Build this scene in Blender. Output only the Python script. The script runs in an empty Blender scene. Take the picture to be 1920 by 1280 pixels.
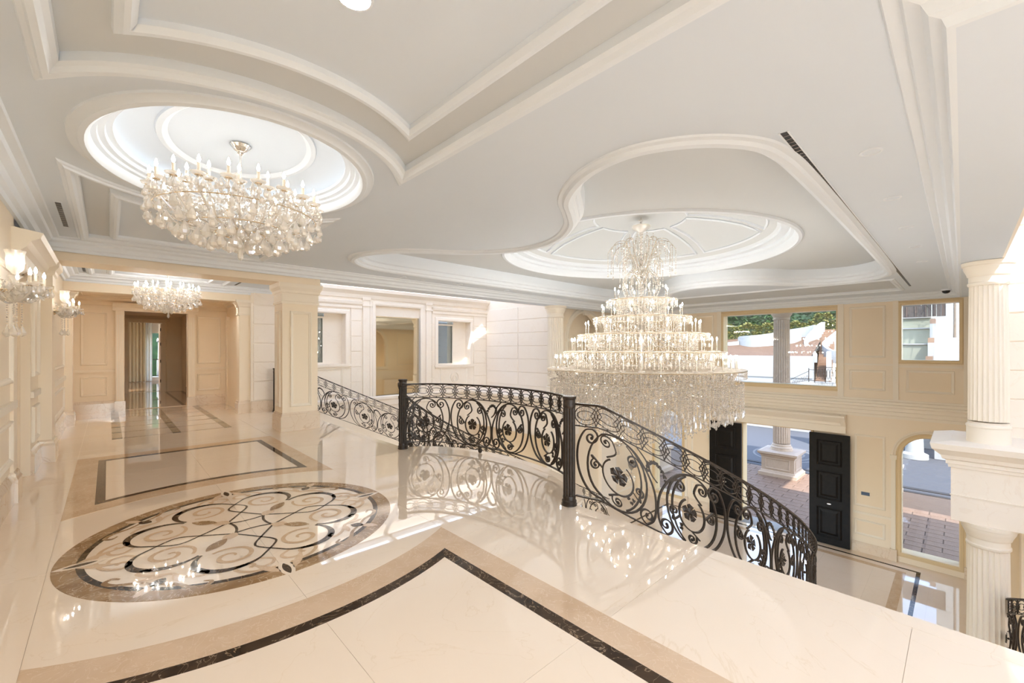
import bpy, math, random
from math import sin, cos, pi, sqrt, atan2, radians, hypot
from mathutils import Vector, Matrix, Euler
from mathutils.geometry import tessellate_polygon
random.seed(7)
sc = bpy.context.scene
COL = sc.collection

# ------------------------------------------------------------------ camera
cd = bpy.data.cameras.new('camera'); cam = bpy.data.objects.new('camera', cd); COL.objects.link(cam)
cd.sensor_width = 36.0; cd.lens = 15.0; cd.shift_y = 15.0 / 1920.0; cd.clip_start = 0.02; cd.clip_end = 400
cam.location = (0, 0, 1.6)
cam.rotation_euler = (pi / 2, 0, -math.asin(0.6875062))
sc.camera = cam
# ------------------------------------------------------------------ view, sky, sun
sc.view_settings.view_transform = 'Standard'; sc.view_settings.look = 'None'
sc.view_settings.gamma = 1.0; sc.view_settings.use_curve_mapping = False
sc.view_settings.exposure = 1.84
SUN_DIR = Vector((0.47, 0.47, -0.93)).normalized()
w = bpy.data.worlds.new('world'); sc.world = w; w.use_nodes = True
nt = w.node_tree; nt.nodes.clear()
o_ = nt.nodes.new('ShaderNodeOutputWorld'); b_ = nt.nodes.new('ShaderNodeBackground'); s_ = nt.nodes.new('ShaderNodeTexSky')
s_.sky_type = 'NISHITA'; s_.sun_disc = False; s_.sun_elevation = math.asin(-SUN_DIR.z); s_.sun_rotation = atan2(-SUN_DIR.x, -SUN_DIR.y)
s_.altitude = 100; s_.air_density = 1.0; s_.dust_density = 0.8; s_.ozone_density = 1.0
b_.inputs['Strength'].default_value = 0.40
hz = nt.nodes.new('ShaderNodeHueSaturation'); hz.inputs['Saturation'].default_value = 0.85
nt.links.new(s_.outputs[0], hz.inputs['Color']); nt.links.new(hz.outputs[0], b_.inputs[0]); nt.links.new(b_.outputs[0], o_.inputs[0])
sl = bpy.data.lights.new('sun', 'SUN'); sl.energy = 2.8; sl.angle = radians(0.6); sl.color = (1.0, 0.975, 0.94)
so = bpy.data.objects.new('sun', sl); COL.objects.link(so); so.location = (-20, -20, 30)
so.rotation_euler = SUN_DIR.to_track_quat('-Z', 'Y').to_euler()
cy = sc.cycles
cy.max_bounces = 14; cy.diffuse_bounces = 7; cy.glossy_bounces = 5; cy.transmission_bounces = 6
cy.transparent_max_bounces = 24; cy.sample_clamp_indirect = 8.0; cy.caustics_reflective = False; cy.caustics_refractive = False
cy.use_adaptive_sampling = True; cy.adaptive_threshold = 0.012; cy.use_denoising = True
BULB = 15.0      # bulb radiance
# ------------------------------------------------------------------ materials
MATS = {}
def _new(name):
    m = bpy.data.materials.new(name); m.use_nodes = True; MATS[name] = m
    return m, m.node_tree, m.node_tree.nodes['Principled BSDF']
def mat(name, col, rough=0.5, metal=0.0, col2=None, scale=4.0, bump=0.0, bscale=60.0, spec=0.5, coat=0.0):
    m, t, p = _new(name)
    p.inputs['Base Color'].default_value = (*col, 1); p.inputs['Roughness'].default_value = rough
    p.inputs['Metallic'].default_value = metal; p.inputs['Specular IOR Level'].default_value = spec
    p.inputs['Coat Weight'].default_value = coat; p.inputs['Coat Roughness'].default_value = 0.05
    tc = t.nodes.new('ShaderNodeTexCoord')
    if col2:
        n = t.nodes.new('ShaderNodeTexNoise'); n.inputs['Scale'].default_value = scale; n.inputs['Detail'].default_value = 5
        r = t.nodes.new('ShaderNodeValToRGB'); r.color_ramp.elements[0].position = 0.35; r.color_ramp.elements[1].position = 0.68
        r.color_ramp.elements[0].color = (*col, 1); r.color_ramp.elements[1].color = (*col2, 1)
        t.links.new(tc.outputs['Object'], n.inputs['Vector']); t.links.new(n.outputs['Fac'], r.inputs[0]); t.links.new(r.outputs[0], p.inputs['Base Color'])
    if bump:
        n2 = t.nodes.new('ShaderNodeTexNoise'); n2.inputs['Scale'].default_value = bscale; n2.inputs['Detail'].default_value = 3
        b = t.nodes.new('ShaderNodeBump'); b.inputs['Strength'].default_value = bump; b.inputs['Distance'].default_value = 0.01
        t.links.new(tc.outputs['Object'], n2.inputs['Vector']); t.links.new(n2.outputs['Fac'], b.inputs['Height']); t.links.new(b.outputs[0], p.inputs['Normal'])
    return m
def marble(name, c1, c2, vein, scale=1.6, vw=0.02, rough=0.05, vscale=2.2, spec=0.5, coat=0.0):
    m, t, p = _new(name)
    p.inputs['Roughness'].default_value = rough; p.inputs['Specular IOR Level'].default_value = spec
    p.inputs['Coat Weight'].default_value = coat; p.inputs['Coat Roughness'].default_value = 0.02
    tc = t.nodes.new('ShaderNodeTexCoord')
    n = t.nodes.new('ShaderNodeTexNoise'); n.inputs['Scale'].default_value = scale; n.inputs['Detail'].default_value = 6; n.inputs['Distortion'].default_value = 0.6
    r = t.nodes.new('ShaderNodeValToRGB'); r.color_ramp.elements[0].position = 0.38; r.color_ramp.elements[1].position = 0.65
    r.color_ramp.elements[0].color = (*c1, 1); r.color_ramp.elements[1].color = (*c2, 1)
    v = t.nodes.new('ShaderNodeTexNoise'); v.inputs['Scale'].default_value = vscale; v.inputs['Detail'].default_value = 7; v.inputs['Distortion'].default_value = 1.8
    vr = t.nodes.new('ShaderNodeValToRGB'); e = vr.color_ramp.elements
    e[0].position = 0.5 - vw; e[0].color = (0, 0, 0, 1); e[1].position = 0.5; e[1].color = (1, 1, 1, 1)
    x = e.new(0.5 + vw); x.color = (0, 0, 0, 1)
    mx = t.nodes.new('ShaderNodeMixRGB'); mx.inputs[2].default_value = (*vein, 1)
    t.links.new(tc.outputs['Object'], n.inputs['Vector']); t.links.new(tc.outputs['Object'], v.inputs['Vector'])
    t.links.new(n.outputs['Fac'], r.inputs[0]); t.links.new(v.outputs['Fac'], vr.inputs[0])
    t.links.new(vr.outputs[0], mx.inputs[0]); t.links.new(r.outputs[0], mx.inputs[1]); t.links.new(mx.outputs[0], p.inputs['Base Color'])
    return m
def emit(name, col, strength):
    m = bpy.data.materials.new(name); m.use_nodes = True; t = m.node_tree; t.nodes.clear()
    o = t.nodes.new('ShaderNodeOutputMaterial'); e = t.nodes.new('ShaderNodeEmission')
    e.inputs[0].default_value = (*col, 1); e.inputs[1].default_value = strength; t.links.new(e.outputs[0], o.inputs[0]); MATS[name] = m
    return m
def crystal(name, tint, ft, fd, rough=0.03):
    """clear cut glass: part passes straight through, part mirrors, a little scatters"""
    m = bpy.data.materials.new(name); m.use_nodes = True; t = m.node_tree; t.nodes.clear()
    o = t.nodes.new('ShaderNodeOutputMaterial')
    tr = t.nodes.new('ShaderNodeBsdfTransparent'); tr.inputs[0].default_value = (1, 0.98, 0.95, 1)
    gl = t.nodes.new('ShaderNodeBsdfGlossy'); gl.inputs['Color'].default_value = (1, 1, 1, 1); gl.inputs['Roughness'].default_value = rough
    di = t.nodes.new('ShaderNodeBsdfDiffuse'); di.inputs[0].default_value = (*tint, 1)
    tl = t.nodes.new('ShaderNodeBsdfTranslucent'); tl.inputs[0].default_value = (*tint, 1)
    m0 = t.nodes.new('ShaderNodeMixShader'); m0.inputs[0].default_value = 0.40
    m1 = t.nodes.new('ShaderNodeMixShader'); m1.inputs[0].default_value = fd
    m2 = t.nodes.new('ShaderNodeMixShader'); m2.inputs[0].default_value = ft
    t.links.new(di.outputs[0], m0.inputs[1]); t.links.new(tl.outputs[0], m0.inputs[2])
    t.links.new(gl.outputs[0], m1.inputs[1]); t.links.new(m0.outputs[0], m1.inputs[2])
    t.links.new(m1.outputs[0], m2.inputs[1]); t.links.new(tr.outputs[0], m2.inputs[2]); t.links.new(m2.outputs[0], o.inputs[0]); MATS[name] = m
    return m
def pane_mat(name, tint, refl=0.08):
    m = bpy.data.materials.new(name); m.use_nodes = True; t = m.node_tree; t.nodes.clear()
    o = t.nodes.new('ShaderNodeOutputMaterial'); tr = t.nodes.new('ShaderNodeBsdfTransparent'); tr.inputs[0].default_value = (*tint, 1)
    gl = t.nodes.new('ShaderNodeBsdfGlossy'); gl.inputs['Roughness'].default_value = 0.0
    m2 = t.nodes.new('ShaderNodeMixShader'); m2.inputs[0].default_value = refl
    t.links.new(tr.outputs[0], m2.inputs[1]); t.links.new(gl.outputs[0], m2.inputs[2]); t.links.new(m2.outputs[0], o.inputs[0]); MATS[name] = m
    return m
def translucent(name, col, k=0.5):
    m = bpy.data.materials.new(name); m.use_nodes = True; t = m.node_tree; t.nodes.clear()
    o = t.nodes.new('ShaderNodeOutputMaterial'); a = t.nodes.new('ShaderNodeBsdfDiffuse'); b = t.nodes.new('ShaderNodeBsdfTranslucent')
    a.inputs[0].default_value = (*col, 1); b.inputs[0].default_value = (*col, 1); x = t.nodes.new('ShaderNodeMixShader'); x.inputs[0].default_value = k
    t.links.new(a.outputs[0], x.inputs[1]); t.links.new(b.outputs[0], x.inputs[2]); t.links.new(x.outputs[0], o.inputs[0]); MATS[name] = m
    return m
M_WALL = mat('wall_paint', (0.845, 0.73, 0.575), 0.45, col2=(0.855, 0.742, 0.59), scale=1.2, spec=0.3)
M_PANEL = mat('panel_paint', (0.83, 0.70, 0.53), 0.5, col2=(0.84, 0.712, 0.545), scale=1.2, spec=0.3)
M_TRIM = mat('moulding_paint', (0.84, 0.76, 0.64), 0.4, spec=0.35)
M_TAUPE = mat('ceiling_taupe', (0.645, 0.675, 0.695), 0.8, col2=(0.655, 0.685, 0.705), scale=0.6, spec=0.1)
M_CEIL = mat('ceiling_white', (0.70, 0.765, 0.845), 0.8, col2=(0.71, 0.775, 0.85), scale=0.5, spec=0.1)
M_MOULD = mat('ceiling_moulding_white', (0.775, 0.825, 0.88), 0.6, spec=0.2)
M_STONE = marble('stone_block_cream', (0.87, 0.79, 0.69), (0.88, 0.805, 0.71), (0.85, 0.76, 0.655), 1.0, 0.012, 0.45, 1.2, 0.3)
M_COLUMN = mat('column_plaster', (0.86, 0.79, 0.68), 0.42, col2=(0.87, 0.80, 0.695), scale=1.5, spec=0.35)
M_CREAM = marble('marble_cream', (0.85, 0.705, 0.55), (0.865, 0.725, 0.575), (0.81, 0.655, 0.485), 0.9, 0.0025, 0.02, 0.9, 0.5, 0.6)
M_TAN = marble('marble_tan', (0.58, 0.40, 0.245), (0.64, 0.455, 0.295), (0.69, 0.52, 0.36), 3.0, 0.025, 0.05, 9.0)
M_BROWN = marble('marble_brown', (0.27, 0.155, 0.07), (0.37, 0.23, 0.115), (0.60, 0.45, 0.30), 5.0, 0.02, 0.05, 7.0, 0.35)
M_DARK = marble('marble_dark', (0.030, 0.016, 0.008), (0.06, 0.034, 0.018), (0.34, 0.23, 0.14), 5.0, 0.012, 0.06, 6.0, 0.22)
M_OLIVE = marble('marble_olive', (0.36, 0.27, 0.165), (0.42, 0.32, 0.21), (0.50, 0.40, 0.28), 4.0, 0.02, 0.06, 5.0, 0.3)
M_ROSE = marble('marble_rose', (0.62, 0.44, 0.29), (0.67, 0.49, 0.335), (0.71, 0.545, 0.39), 4.0, 0.02, 0.05, 9.0)
M_JOINT = mat('joint_grey_tan', (0.55, 0.42, 0.29), 0.6)
M_BASE = marble('marble_skirting', (0.76, 0.63, 0.49), (0.79, 0.665, 0.53), (0.68, 0.52, 0.37), 2.0, 0.02, 0.12, 2.5)
M_IRON = mat('wrought_iron', (0.024, 0.015, 0.009), 0.45, 0.2, col2=(0.038, 0.024, 0.015), scale=25, bump=0.25, bscale=90)
M_BLACKWOOD = mat('black_stained_wood', (0.004, 0.003, 0.0025), 0.42, col2=(0.009, 0.006, 0.0045), scale=9, spec=0.18)
M_CHROME = mat('polished_silver', (0.78, 0.74, 0.68), 0.14, 1.0)
M_BRASS = mat('antique_gilt', (0.75, 0.62, 0.45), 0.22, 1.0)
M_CANDLE = mat('candle_sleeve_ivory', (0.86, 0.78, 0.64), 0.35)
M_CANDLE2 = mat('candle_sleeve_silver', (0.55, 0.50, 0.45), 0.25, 0.85)
M_CRYS = crystal('cut_crystal', (1.0, 0.96, 0.91), 0.50, 0.55)
M_BEAD = crystal('crystal_beads', (1.0, 0.93, 0.85), 0.36, 0.62)
M_GLASSARM = crystal('glass_arm', (0.95, 0.90, 0.84), 0.35, 0.45)
M_PANE = pane_mat('window_pane', (0.96, 0.97, 0.97), 0.07)
M_PANE2 = pane_mat('tinted_pane', (0.80, 0.84, 0.86), 0.14)
M_MIRROR = mat('aged_mirror', (0.80, 0.69, 0.50), 0.03, 1.0)
M_BULB = emit('bulb_glow', (1.0, 0.96, 0.90), BULB)
M_BULB2 = emit('bulb_glow_hall', (1.0, 0.96, 0.90), BULB * 5.4)
M_BULB3 = emit('bulb_glow_corridor', (1.0, 0.96, 0.90), BULB * 2.6)
M_LAMP = emit('downlight_glow', (1.0, 0.98, 0.95), 88.0)
M_COVE = emit('cove_strip_glow', (1.0, 0.95, 0.88), 1.0)
M_FRAME = mat('window_frame_ochre', (0.71, 0.555, 0.335), 0.4, spec=0.4)
M_VENT = mat('vent_black', (0.012, 0.011, 0.01), 0.5)
M_STEPS = marble('stair_marble', (0.82, 0.69, 0.52), (0.85, 0.73, 0.57), (0.74, 0.58, 0.40), 1.2, 0.008, 0.06, 1.3)
M_PAVER = marble('paver_sandstone', (0.20, 0.128, 0.088), (0.27, 0.18, 0.125), (0.15, 0.096, 0.066), 1.5, 0.03, 0.6, 5.0, 0.25)
M_STONEOUT = marble('stone_outdoor', (0.44, 0.345, 0.265), (0.47, 0.37, 0.29), (0.41, 0.32, 0.24), 2.0, 0.02, 0.6, 2.5, 0.2)
M_GROUT = mat('paver_joint', (0.09, 0.062, 0.045), 0.9)
M_ROAD = mat('asphalt_grey', (0.045, 0.047, 0.054), 0.85, col2=(0.07, 0.072, 0.08), scale=40, bump=0.3, bscale=200)
M_ROADINLAY = mat('asphalt_inlay_pale', (0.12, 0.118, 0.115), 0.8)
M_KERB = mat('kerb_dark', (0.02, 0.018, 0.018), 0.7)
M_WHITE = mat('render_white', (0.32, 0.315, 0.30), 0.8, bump=0.1, bscale=8)
M_SOIL = mat('terracotta_soil', (0.085, 0.045, 0.024), 0.9, col2=(0.13, 0.072, 0.04), scale=6, bump=0.6, bscale=18)
M_TERRA = mat('terracotta_step', (0.21, 0.12, 0.07), 0.7, col2=(0.24, 0.145, 0.09), scale=3)
M_LEAF1 = mat('leaf_dark_green', (0.02, 0.05, 0.012), 0.5, col2=(0.042, 0.095, 0.02), scale=3)
M_LEAF2 = mat('leaf_yellow_green', (0.12, 0.145, 0.025), 0.5, col2=(0.26, 0.21, 0.055), scale=3)
M_BARK = mat('palm_bark', (0.11, 0.08, 0.055), 0.9, col2=(0.16, 0.12, 0.085), scale=12)
M_WOODFENCE = mat('fence_brown', (0.035, 0.023, 0.017), 0.7, col2=(0.05, 0.034, 0.025), scale=9)
M_FENCEPOST = mat('fence_post_orange', (0.05, 0.026, 0.014), 0.6)
M_CURTAIN = mat('curtain_cloth', (0.66, 0.52, 0.33), 0.8)
M_SHEER = translucent('sheer_cloth', (0.86, 0.82, 0.74), 0.5)
M_PARQUET = mat('polished_wood_floor', (0.28, 0.15, 0.07), 0.08, col2=(0.36, 0.20, 0.10), scale=3)
M_SKYGLASS = translucent('frosted_skylight', (0.64, 0.65, 0.66), 0.75)
M_SCREEN = mat('screen_dark', (0.02, 0.022, 0.026), 0.12)
M_PLASTIC = mat('plastic_ivory', (0.80, 0.70, 0.54), 0.4)
M_GOBLET = crystal('smoked_goblet', (0.12, 0.11, 0.11), 0.28, 0.55)

# ------------------------------------------------------------------ mesh helpers
ORG = {}
def org(p):
    return ORG.get(p.name, (0, 0, 0)) if p is not None else (0, 0, 0)
class MB:
    def __init__(s): s.v = []; s.f = []
    def add(s, vs, fs):
        n = len(s.v); s.v += vs; s.f += [tuple(i + n for i in f) for f in fs]; return s
    def box(s, x0, y0, z0, x1, y1, z1):
        return s.add([(x0, y0, z0), (x1, y0, z0), (x1, y1, z0), (x0, y1, z0), (x0, y0, z1), (x1, y0, z1), (x1, y1, z1), (x0, y1, z1)],
                     [(3, 2, 1, 0), (4, 5, 6, 7), (0, 1, 5, 4), (1, 2, 6, 5), (2, 3, 7, 6), (3, 0, 4, 7)])
    def lathe(s, prof, cx=0, cy=0, seg=24, flute=0, fd=0.0):
        """prof [(r, z)]; flute cuts grooves of depth fd"""
        n = len(prof); vs = []; fs = []
        for (r, z) in prof:
            for k in range(seg):
                a = 2 * pi * k / seg; q = r
                if flute: q = r - fd * (0.0, 0.8, 1.0, 0.8)[k % 4]
                vs.append((cx + q * cos(a), cy + q * sin(a), z))
        for i in range(n - 1):
            for k in range(seg):
                k2 = (k + 1) % seg; fs.append((i * seg + k, i * seg + k2, (i + 1) * seg + k2, (i + 1) * seg + k))
        fs.append(tuple(range(seg))[::-1]); fs.append(tuple((n - 1) * seg + k for k in range(seg)))
        return s.add(vs, fs)
    def tube(s, pts, r, seg=6, closed=False):
        P = [Vector(p) for p in pts]; n = len(P); vs = []; fs = []
        up = Vector((0, 0, 1)); prev = None
        for i, p in enumerate(P):
            if closed: d = P[(i + 1) % n] - P[i - 1]
            else: d = P[min(i + 1, n - 1)] - P[max(i - 1, 0)]
            if d.length < 1e-9: d = Vector((0, 0, 1))
            d.normalize()
            if prev is None:
                a = up if abs(d.z) < 0.95 else Vector((1, 0, 0)); u = d.cross(a).normalized()
            else:
                u = (prev - d * prev.dot(d))
                u = u.normalized() if u.length > 1e-6 else d.orthogonal().normalized()
            prev = u; v = d.cross(u); rr = r[i] if isinstance(r, (list, tuple)) else r
            for k in range(seg):
                a = 2 * pi * k / seg; q = p + (u * cos(a) + v * sin(a)) * rr; vs.append(tuple(q))
        for i in range(n if closed else n - 1):
            j = (i + 1) % n
            for k in range(seg):
                k2 = (k + 1) % seg; fs.append((i * seg + k, i * seg + k2, j * seg + k2, j * seg + k))
        if not closed: fs.append(tuple(range(seg))[::-1]); fs.append(tuple((n - 1) * seg + k for k in range(seg)))
        return s.add(vs, fs)
    def sweep(s, path, prof, mp, closed=False):
        """prof [(offset to the left, height)] carried along a 2-D path with mitred corners"""
        n = len(path); m = len(prof); vs = []; fs = []
        for i, (x, y) in enumerate(path):
            if closed or 0 < i < n - 1:
                a = path[i - 1]; b = path[(i + 1) % n]
                d1 = Vector((x - a[0], y - a[1])).normalized(); d2 = Vector((b[0] - x, b[1] - y)).normalized()
                n1 = Vector((-d1.y, d1.x)); n2 = Vector((-d2.y, d2.x)); q = n1 + n2
                if q.length < 1e-6: q = n1
                q.normalize(); c = max(0.25, q.dot(n1)); q = q / c
            else:
                a, b = (path[0], path[1]) if i == 0 else (path[-2], path[-1])
                d = Vector((b[0] - a[0], b[1] - a[1])).normalized(); q = Vector((-d.y, d.x))
            for (of, h) in prof: vs.append(tuple(mp(x + q.x * of, y + q.y * of, h)))
        for i in range(n if closed else n - 1):
            j = (i + 1) % n
            for k in range(m - 1): fs.append((i * m + k, j * m + k, j * m + k + 1, i * m + k + 1))
        if not closed: fs.append(tuple(range(m))); fs.append(tuple((n - 1) * m + k for k in range(m))[::-1])
        return s.add(vs, fs)
    def plate(s, outer, holes, mp, t, h0=0.0):
        """flat slab with holes: top at height h0, bottom at h0 - t"""
        loops = [outer] + list(holes); flat = [p for l in loops for p in l]
        tris = tessellate_polygon([[Vector((p[0], p[1], 0)) for p in l] for l in loops])
        n = len(flat); vs = [tuple(mp(x, y, h0)) for x, y in flat]; fs = [tuple(q) for q in tris]
        if t:
            vs += [tuple(mp(x, y, h0 - t)) for x, y in flat]; fs += [tuple(i + n for i in q)[::-1] for q in tris]
            st = 0
            for l in loops:
                k = len(l)
                for i in range(k): a = st + i; b = st + (i + 1) % k; fs.append((a, b, b + n, a + n))
                st += k
        return s.add(vs, fs)
    def prism(s, prof, mp, a0, a1):
        """closed profile [(p, q)] extruded from a0 to a1; mp(a, p, q)"""
        n = len(prof); vs = [tuple(mp(a0, p, q)) for p, q in prof] + [tuple(mp(a1, p, q)) for p, q in prof]
        fs = [(i, (i + 1) % n, (i + 1) % n + n, i + n) for i in range(n)] + [tuple(range(n))[::-1], tuple(range(n, 2 * n))]
        return s.add(vs, fs)
    def mesh(s, name, m, smooth=False, off=(0, 0, 0)):
        me = bpy.data.meshes.new(name)
        if off != (0, 0, 0): vs = [(x - off[0], y - off[1], z - off[2]) for x, y, z in s.v]
        else: vs = s.v
        me.from_pydata(vs, [], s.f); me.materials.append(m)
        if smooth:
            me.shade_smooth()
            try: me.set_sharp_from_angle(angle=radians(42))
            except Exception: pass
        me.update(); return me
    def build(s, name, m, parent=None, smooth=False, label=None, kind=None):
        me = s.mesh(name, m, smooth, org(parent)); o = bpy.data.objects.new(name, me); COL.objects.link(o)
        if parent is not None: o.parent = parent; ORG[o.name] = org(parent)
        if label: o['label'] = label
        if kind: o['kind'] = kind
        return o
def thing(name, label, cat, loc=(0, 0, 0), group=None):
    o = bpy.data.objects.new(name, None); COL.objects.link(o); o.location = loc; o.empty_display_size = 0.1
    ORG[o.name] = tuple(loc); o['label'] = label; o['category'] = cat; o['kind'] = 'thing'
    if group: o['group'] = group
    return o
def tag(o, label, cat, group=None):
    o['label'] = label; o['category'] = cat; o['kind'] = 'thing'
    if group: o['group'] = group
    return o
def inst(me, name, parent, loc=(0, 0, 0), rot=(0, 0, 0), scale=(1, 1, 1)):
    o = bpy.data.objects.new(name, me); COL.objects.link(o)
    if parent is not None: o.parent = parent
    o.location = loc; o.rotation_euler = rot; o.scale = scale; return o
def struct(name, mb=None, m=None, smooth=False, loc=(0, 0, 0)):
    if mb is None:
        o = bpy.data.objects.new(name, None); COL.objects.link(o); o.location = loc; ORG[o.name] = tuple(loc)
    else: o = mb.build(name, m, None, smooth)
    o['kind'] = 'structure'; return o
def XY(z): return lambda a, b, h: (a, b, z + h)
def WX(x, s=-1): return lambda a, b, h: (x + s * h, a, b)      # wall X = x, (a, b) = (Y, Z), h into the room
def WY(y, s=-1): return lambda a, b, h: (a, y + s * h, b)      # wall Y = y, (a, b) = (X, Z)
def rect(a0, b0, a1, b1): return [(a0, b0), (a1, b0), (a1, b1), (a0, b1)]
def ell(cx, cy, rx, ry, n=72, a0=0, a1=2 * pi, end=False):
    m = n + 1 if end else n
    return [(cx + rx * cos(a0 + (a1 - a0) * i / n), cy + ry * sin(a0 + (a1 - a0) * i / n)) for i in range(m)]
def arch(a0, b0, a1, bs, n=20):
    c = (a0 + a1) / 2; r = (a1 - a0) / 2
    return [(a0, b0), (a1, b0)] + [(c + r * cos(pi * i / n), bs + r * sin(pi * i / n)) for i in range(n + 1)]
def clip(poly, x0, y0, x1, y1):
    def cut(P, ins, itx):
        out = []
        for i, b in enumerate(P):
            a = P[i - 1]
            if ins(b):
                if not ins(a): out.append(itx(a, b))
                out.append(b)
            elif ins(a): out.append(itx(a, b))
        return out
    def ix(c): return lambda a, b: (c, a[1] + (b[1] - a[1]) * (c - a[0]) / (b[0] - a[0]))
    def iy(c): return lambda a, b: (a[0] + (b[0] - a[0]) * (c - a[1]) / (b[1] - a[1]), c)
    P = poly
    for ins, it in ((lambda p: p[0] >= x0, ix(x0)), (lambda p: p[0] <= x1, ix(x1)), (lambda p: p[1] >= y0, iy(y0)), (lambda p: p[1] <= y1, iy(y1))):
        if P: P = cut(P, ins, it)
    return P
def catmull(P, n=8, closed=False):
    out = []; N = len(P)
    for i in range(N if closed else N - 1):
        if closed: p0, p1, p2, p3 = P[i - 1], P[i], P[(i + 1) % N], P[(i + 2) % N]
        else: p0, p1, p2, p3 = P[max(i - 1, 0)], P[i], P[i + 1], P[min(i + 2, N - 1)]
        for k in range(n):
            t = k / n
            out.append(tuple(0.5 * ((2 * b) + (c - a) * t + (2 * a - 5 * b + 4 * c - d) * t * t + (3 * b - a - 3 * c + d) * t ** 3) for a, b, c, d in zip(p0, p1, p2, p3)))
    if not closed: out.append(tuple(P[-1]))
    return out
PM = [(0, 0), (0, 0.018), (0.012, 0.03), (0.03, 0.022), (0.042, 0.012), (0.052, 0.012), (0.058, 0)]
def panel(parent, mp, a0, b0, a1, b1, w=1.0, m=None, fill=None, name='panel_moulding'):
    path = rect(a0, b0, a1, b1); mb = MB().sweep(path, [(o * w, h) for o, h in PM], mp, True); mb.build(name, m or M_TRIM, parent)
    if fill is not None: MB().plate(rect(a0 + 0.05 * w, b0 + 0.05 * w, a1 - 0.05 * w, b1 - 0.05 * w), [], mp, 0.004, 0.004).build('panel_field', fill, parent)
# ================================================================== UPPER FLOOR
CY = 4.5; ZL = -4.6; ZC = 3.2; XE = 3.45
bulge = [(XE + 0.86 * cos(a), CY + 1.71 * sin(a)) for a in [(-pi / 2) + pi * i / 40 for i in range(41)]]
land = [(-1.2, -3.5), (XE, -3.5)] + bulge + [(XE, 12.35), (2.75, 12.35), (2.75, 15.3), (2.2, 15.3), (2.2, 21.0), (-0.2, 21.0), (-0.2, 15.3), (-1.2, 15.3)]
slab = MB().plate(land, [], XY(-0.006), 0.34)
floor = struct('floor', slab, M_JOINT)
edge = [(XE, -3.5)] + bulge + [(XE, 12.35)]
MB().sweep(edge, [(0.06, -0.34), (-0.03, -0.34), (-0.035, -0.05), (-0.055, -0.045), (-0.06, -0.02), (-0.05, 0.001), (0.09, 0.001), (0.09, -0.006)], XY(0)).build('floor_nosing', M_CREAM, floor)
xs = [-1.2, -0.32, 0.93, 2.18, 3.36, 4.4]; ys = [-3.5, -2.2, -1.1, 0.2, 1.45, 2.95, 4.5, 6.05, 7.4, 8.82, 9.1, 9.5, 10.42, 11.2, 11.98, 12.76, 13.54, 14.3, 15.3, 17.2, 19.1, 21.0]
for i in range(len(xs) - 1):
    for j in range(len(ys) - 1):
        P = clip(land, xs[i] + 0.0008, ys[j] + 0.0008, xs[i + 1] - 0.0008, ys[j + 1] - 0.0008)
        if len(P) >= 3: MB().plate(P, [], XY(0), 0.006).build('marble_tile', M_CREAM, floor)
# bands with an elliptical bite, mirrored about the centre line
CX0 = 0.93
def bite(x0, x1, yf, rx, ry, s):
    """rectangle x0..x1, far edge |y - CY| = yf, near edge cut by an ellipse round (CX0, CY)"""
    def arcpt(x): return CY + s * ry * sqrt(max(0, 1 - ((x - CX0) / rx) ** 2))
    n = 28; P = [(x0 + (x1 - x0) * i / n, arcpt(x0 + (x1 - x0) * i / n)) for i in range(n + 1)] + [(x1, CY + s * yf), (x0, CY + s * yf)]
    return P if s > 0 else P[::-1]
H = 0.0012
for s in (1, -1):
    yo = 4.32 if s > 0 else 4.3
    T = bite(-0.32, 2.18, yo, 2.05, 1.60, s); D = bite(-0.10, 1.97, yo - 0.27, 2.2, 1.85, s); E = bite(-0.02, 1.885, yo - 0.36, 2.25, 1.935, s)
    MB().plate(T, [D], XY(0), 0.006, H).build('inlay_band', M_ROSE if s < 0 else M_TAN, floor)
    MB().plate(D, [E], XY(0), 0.006, H).build('inlay_band', M_DARK, floor)
# corridor ladder
for k in range(7):
    y = 10.42 + 0.765 * k
    for (a, b) in ((0.05, 0.19), (0.90, 1.03), (1.73, 1.86)):
        MB().plate(rect(a, y - 0.045, b, y + 0.045), [], XY(0), 0.006, H).build('inlay_bar', M_DARK, floor)
        if k < 6: MB().plate(rect(a, y + 0.047, b, y + 0.718), [], XY(0), 0.006, H).build('inlay_panel', M_OLIVE, floor)
    MB().plate(rect(0.20, y - 0.02, 0.89, y + 0.02), [], XY(0), 0.006, H).build('inlay_bar', M_BROWN, floor)
    MB().plate(rect(1.04, y - 0.02, 1.72, y + 0.02), [], XY(0), 0.006, H).build('inlay_bar', M_BROWN, floor)
MB().plate(rect(1.55, 15.5, 2.1, 20.6), [rect(1.62, 15.6, 2.0, 20.5)], XY(0), 0.006, H).build('inlay_band', M_DARK, floor)

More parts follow.
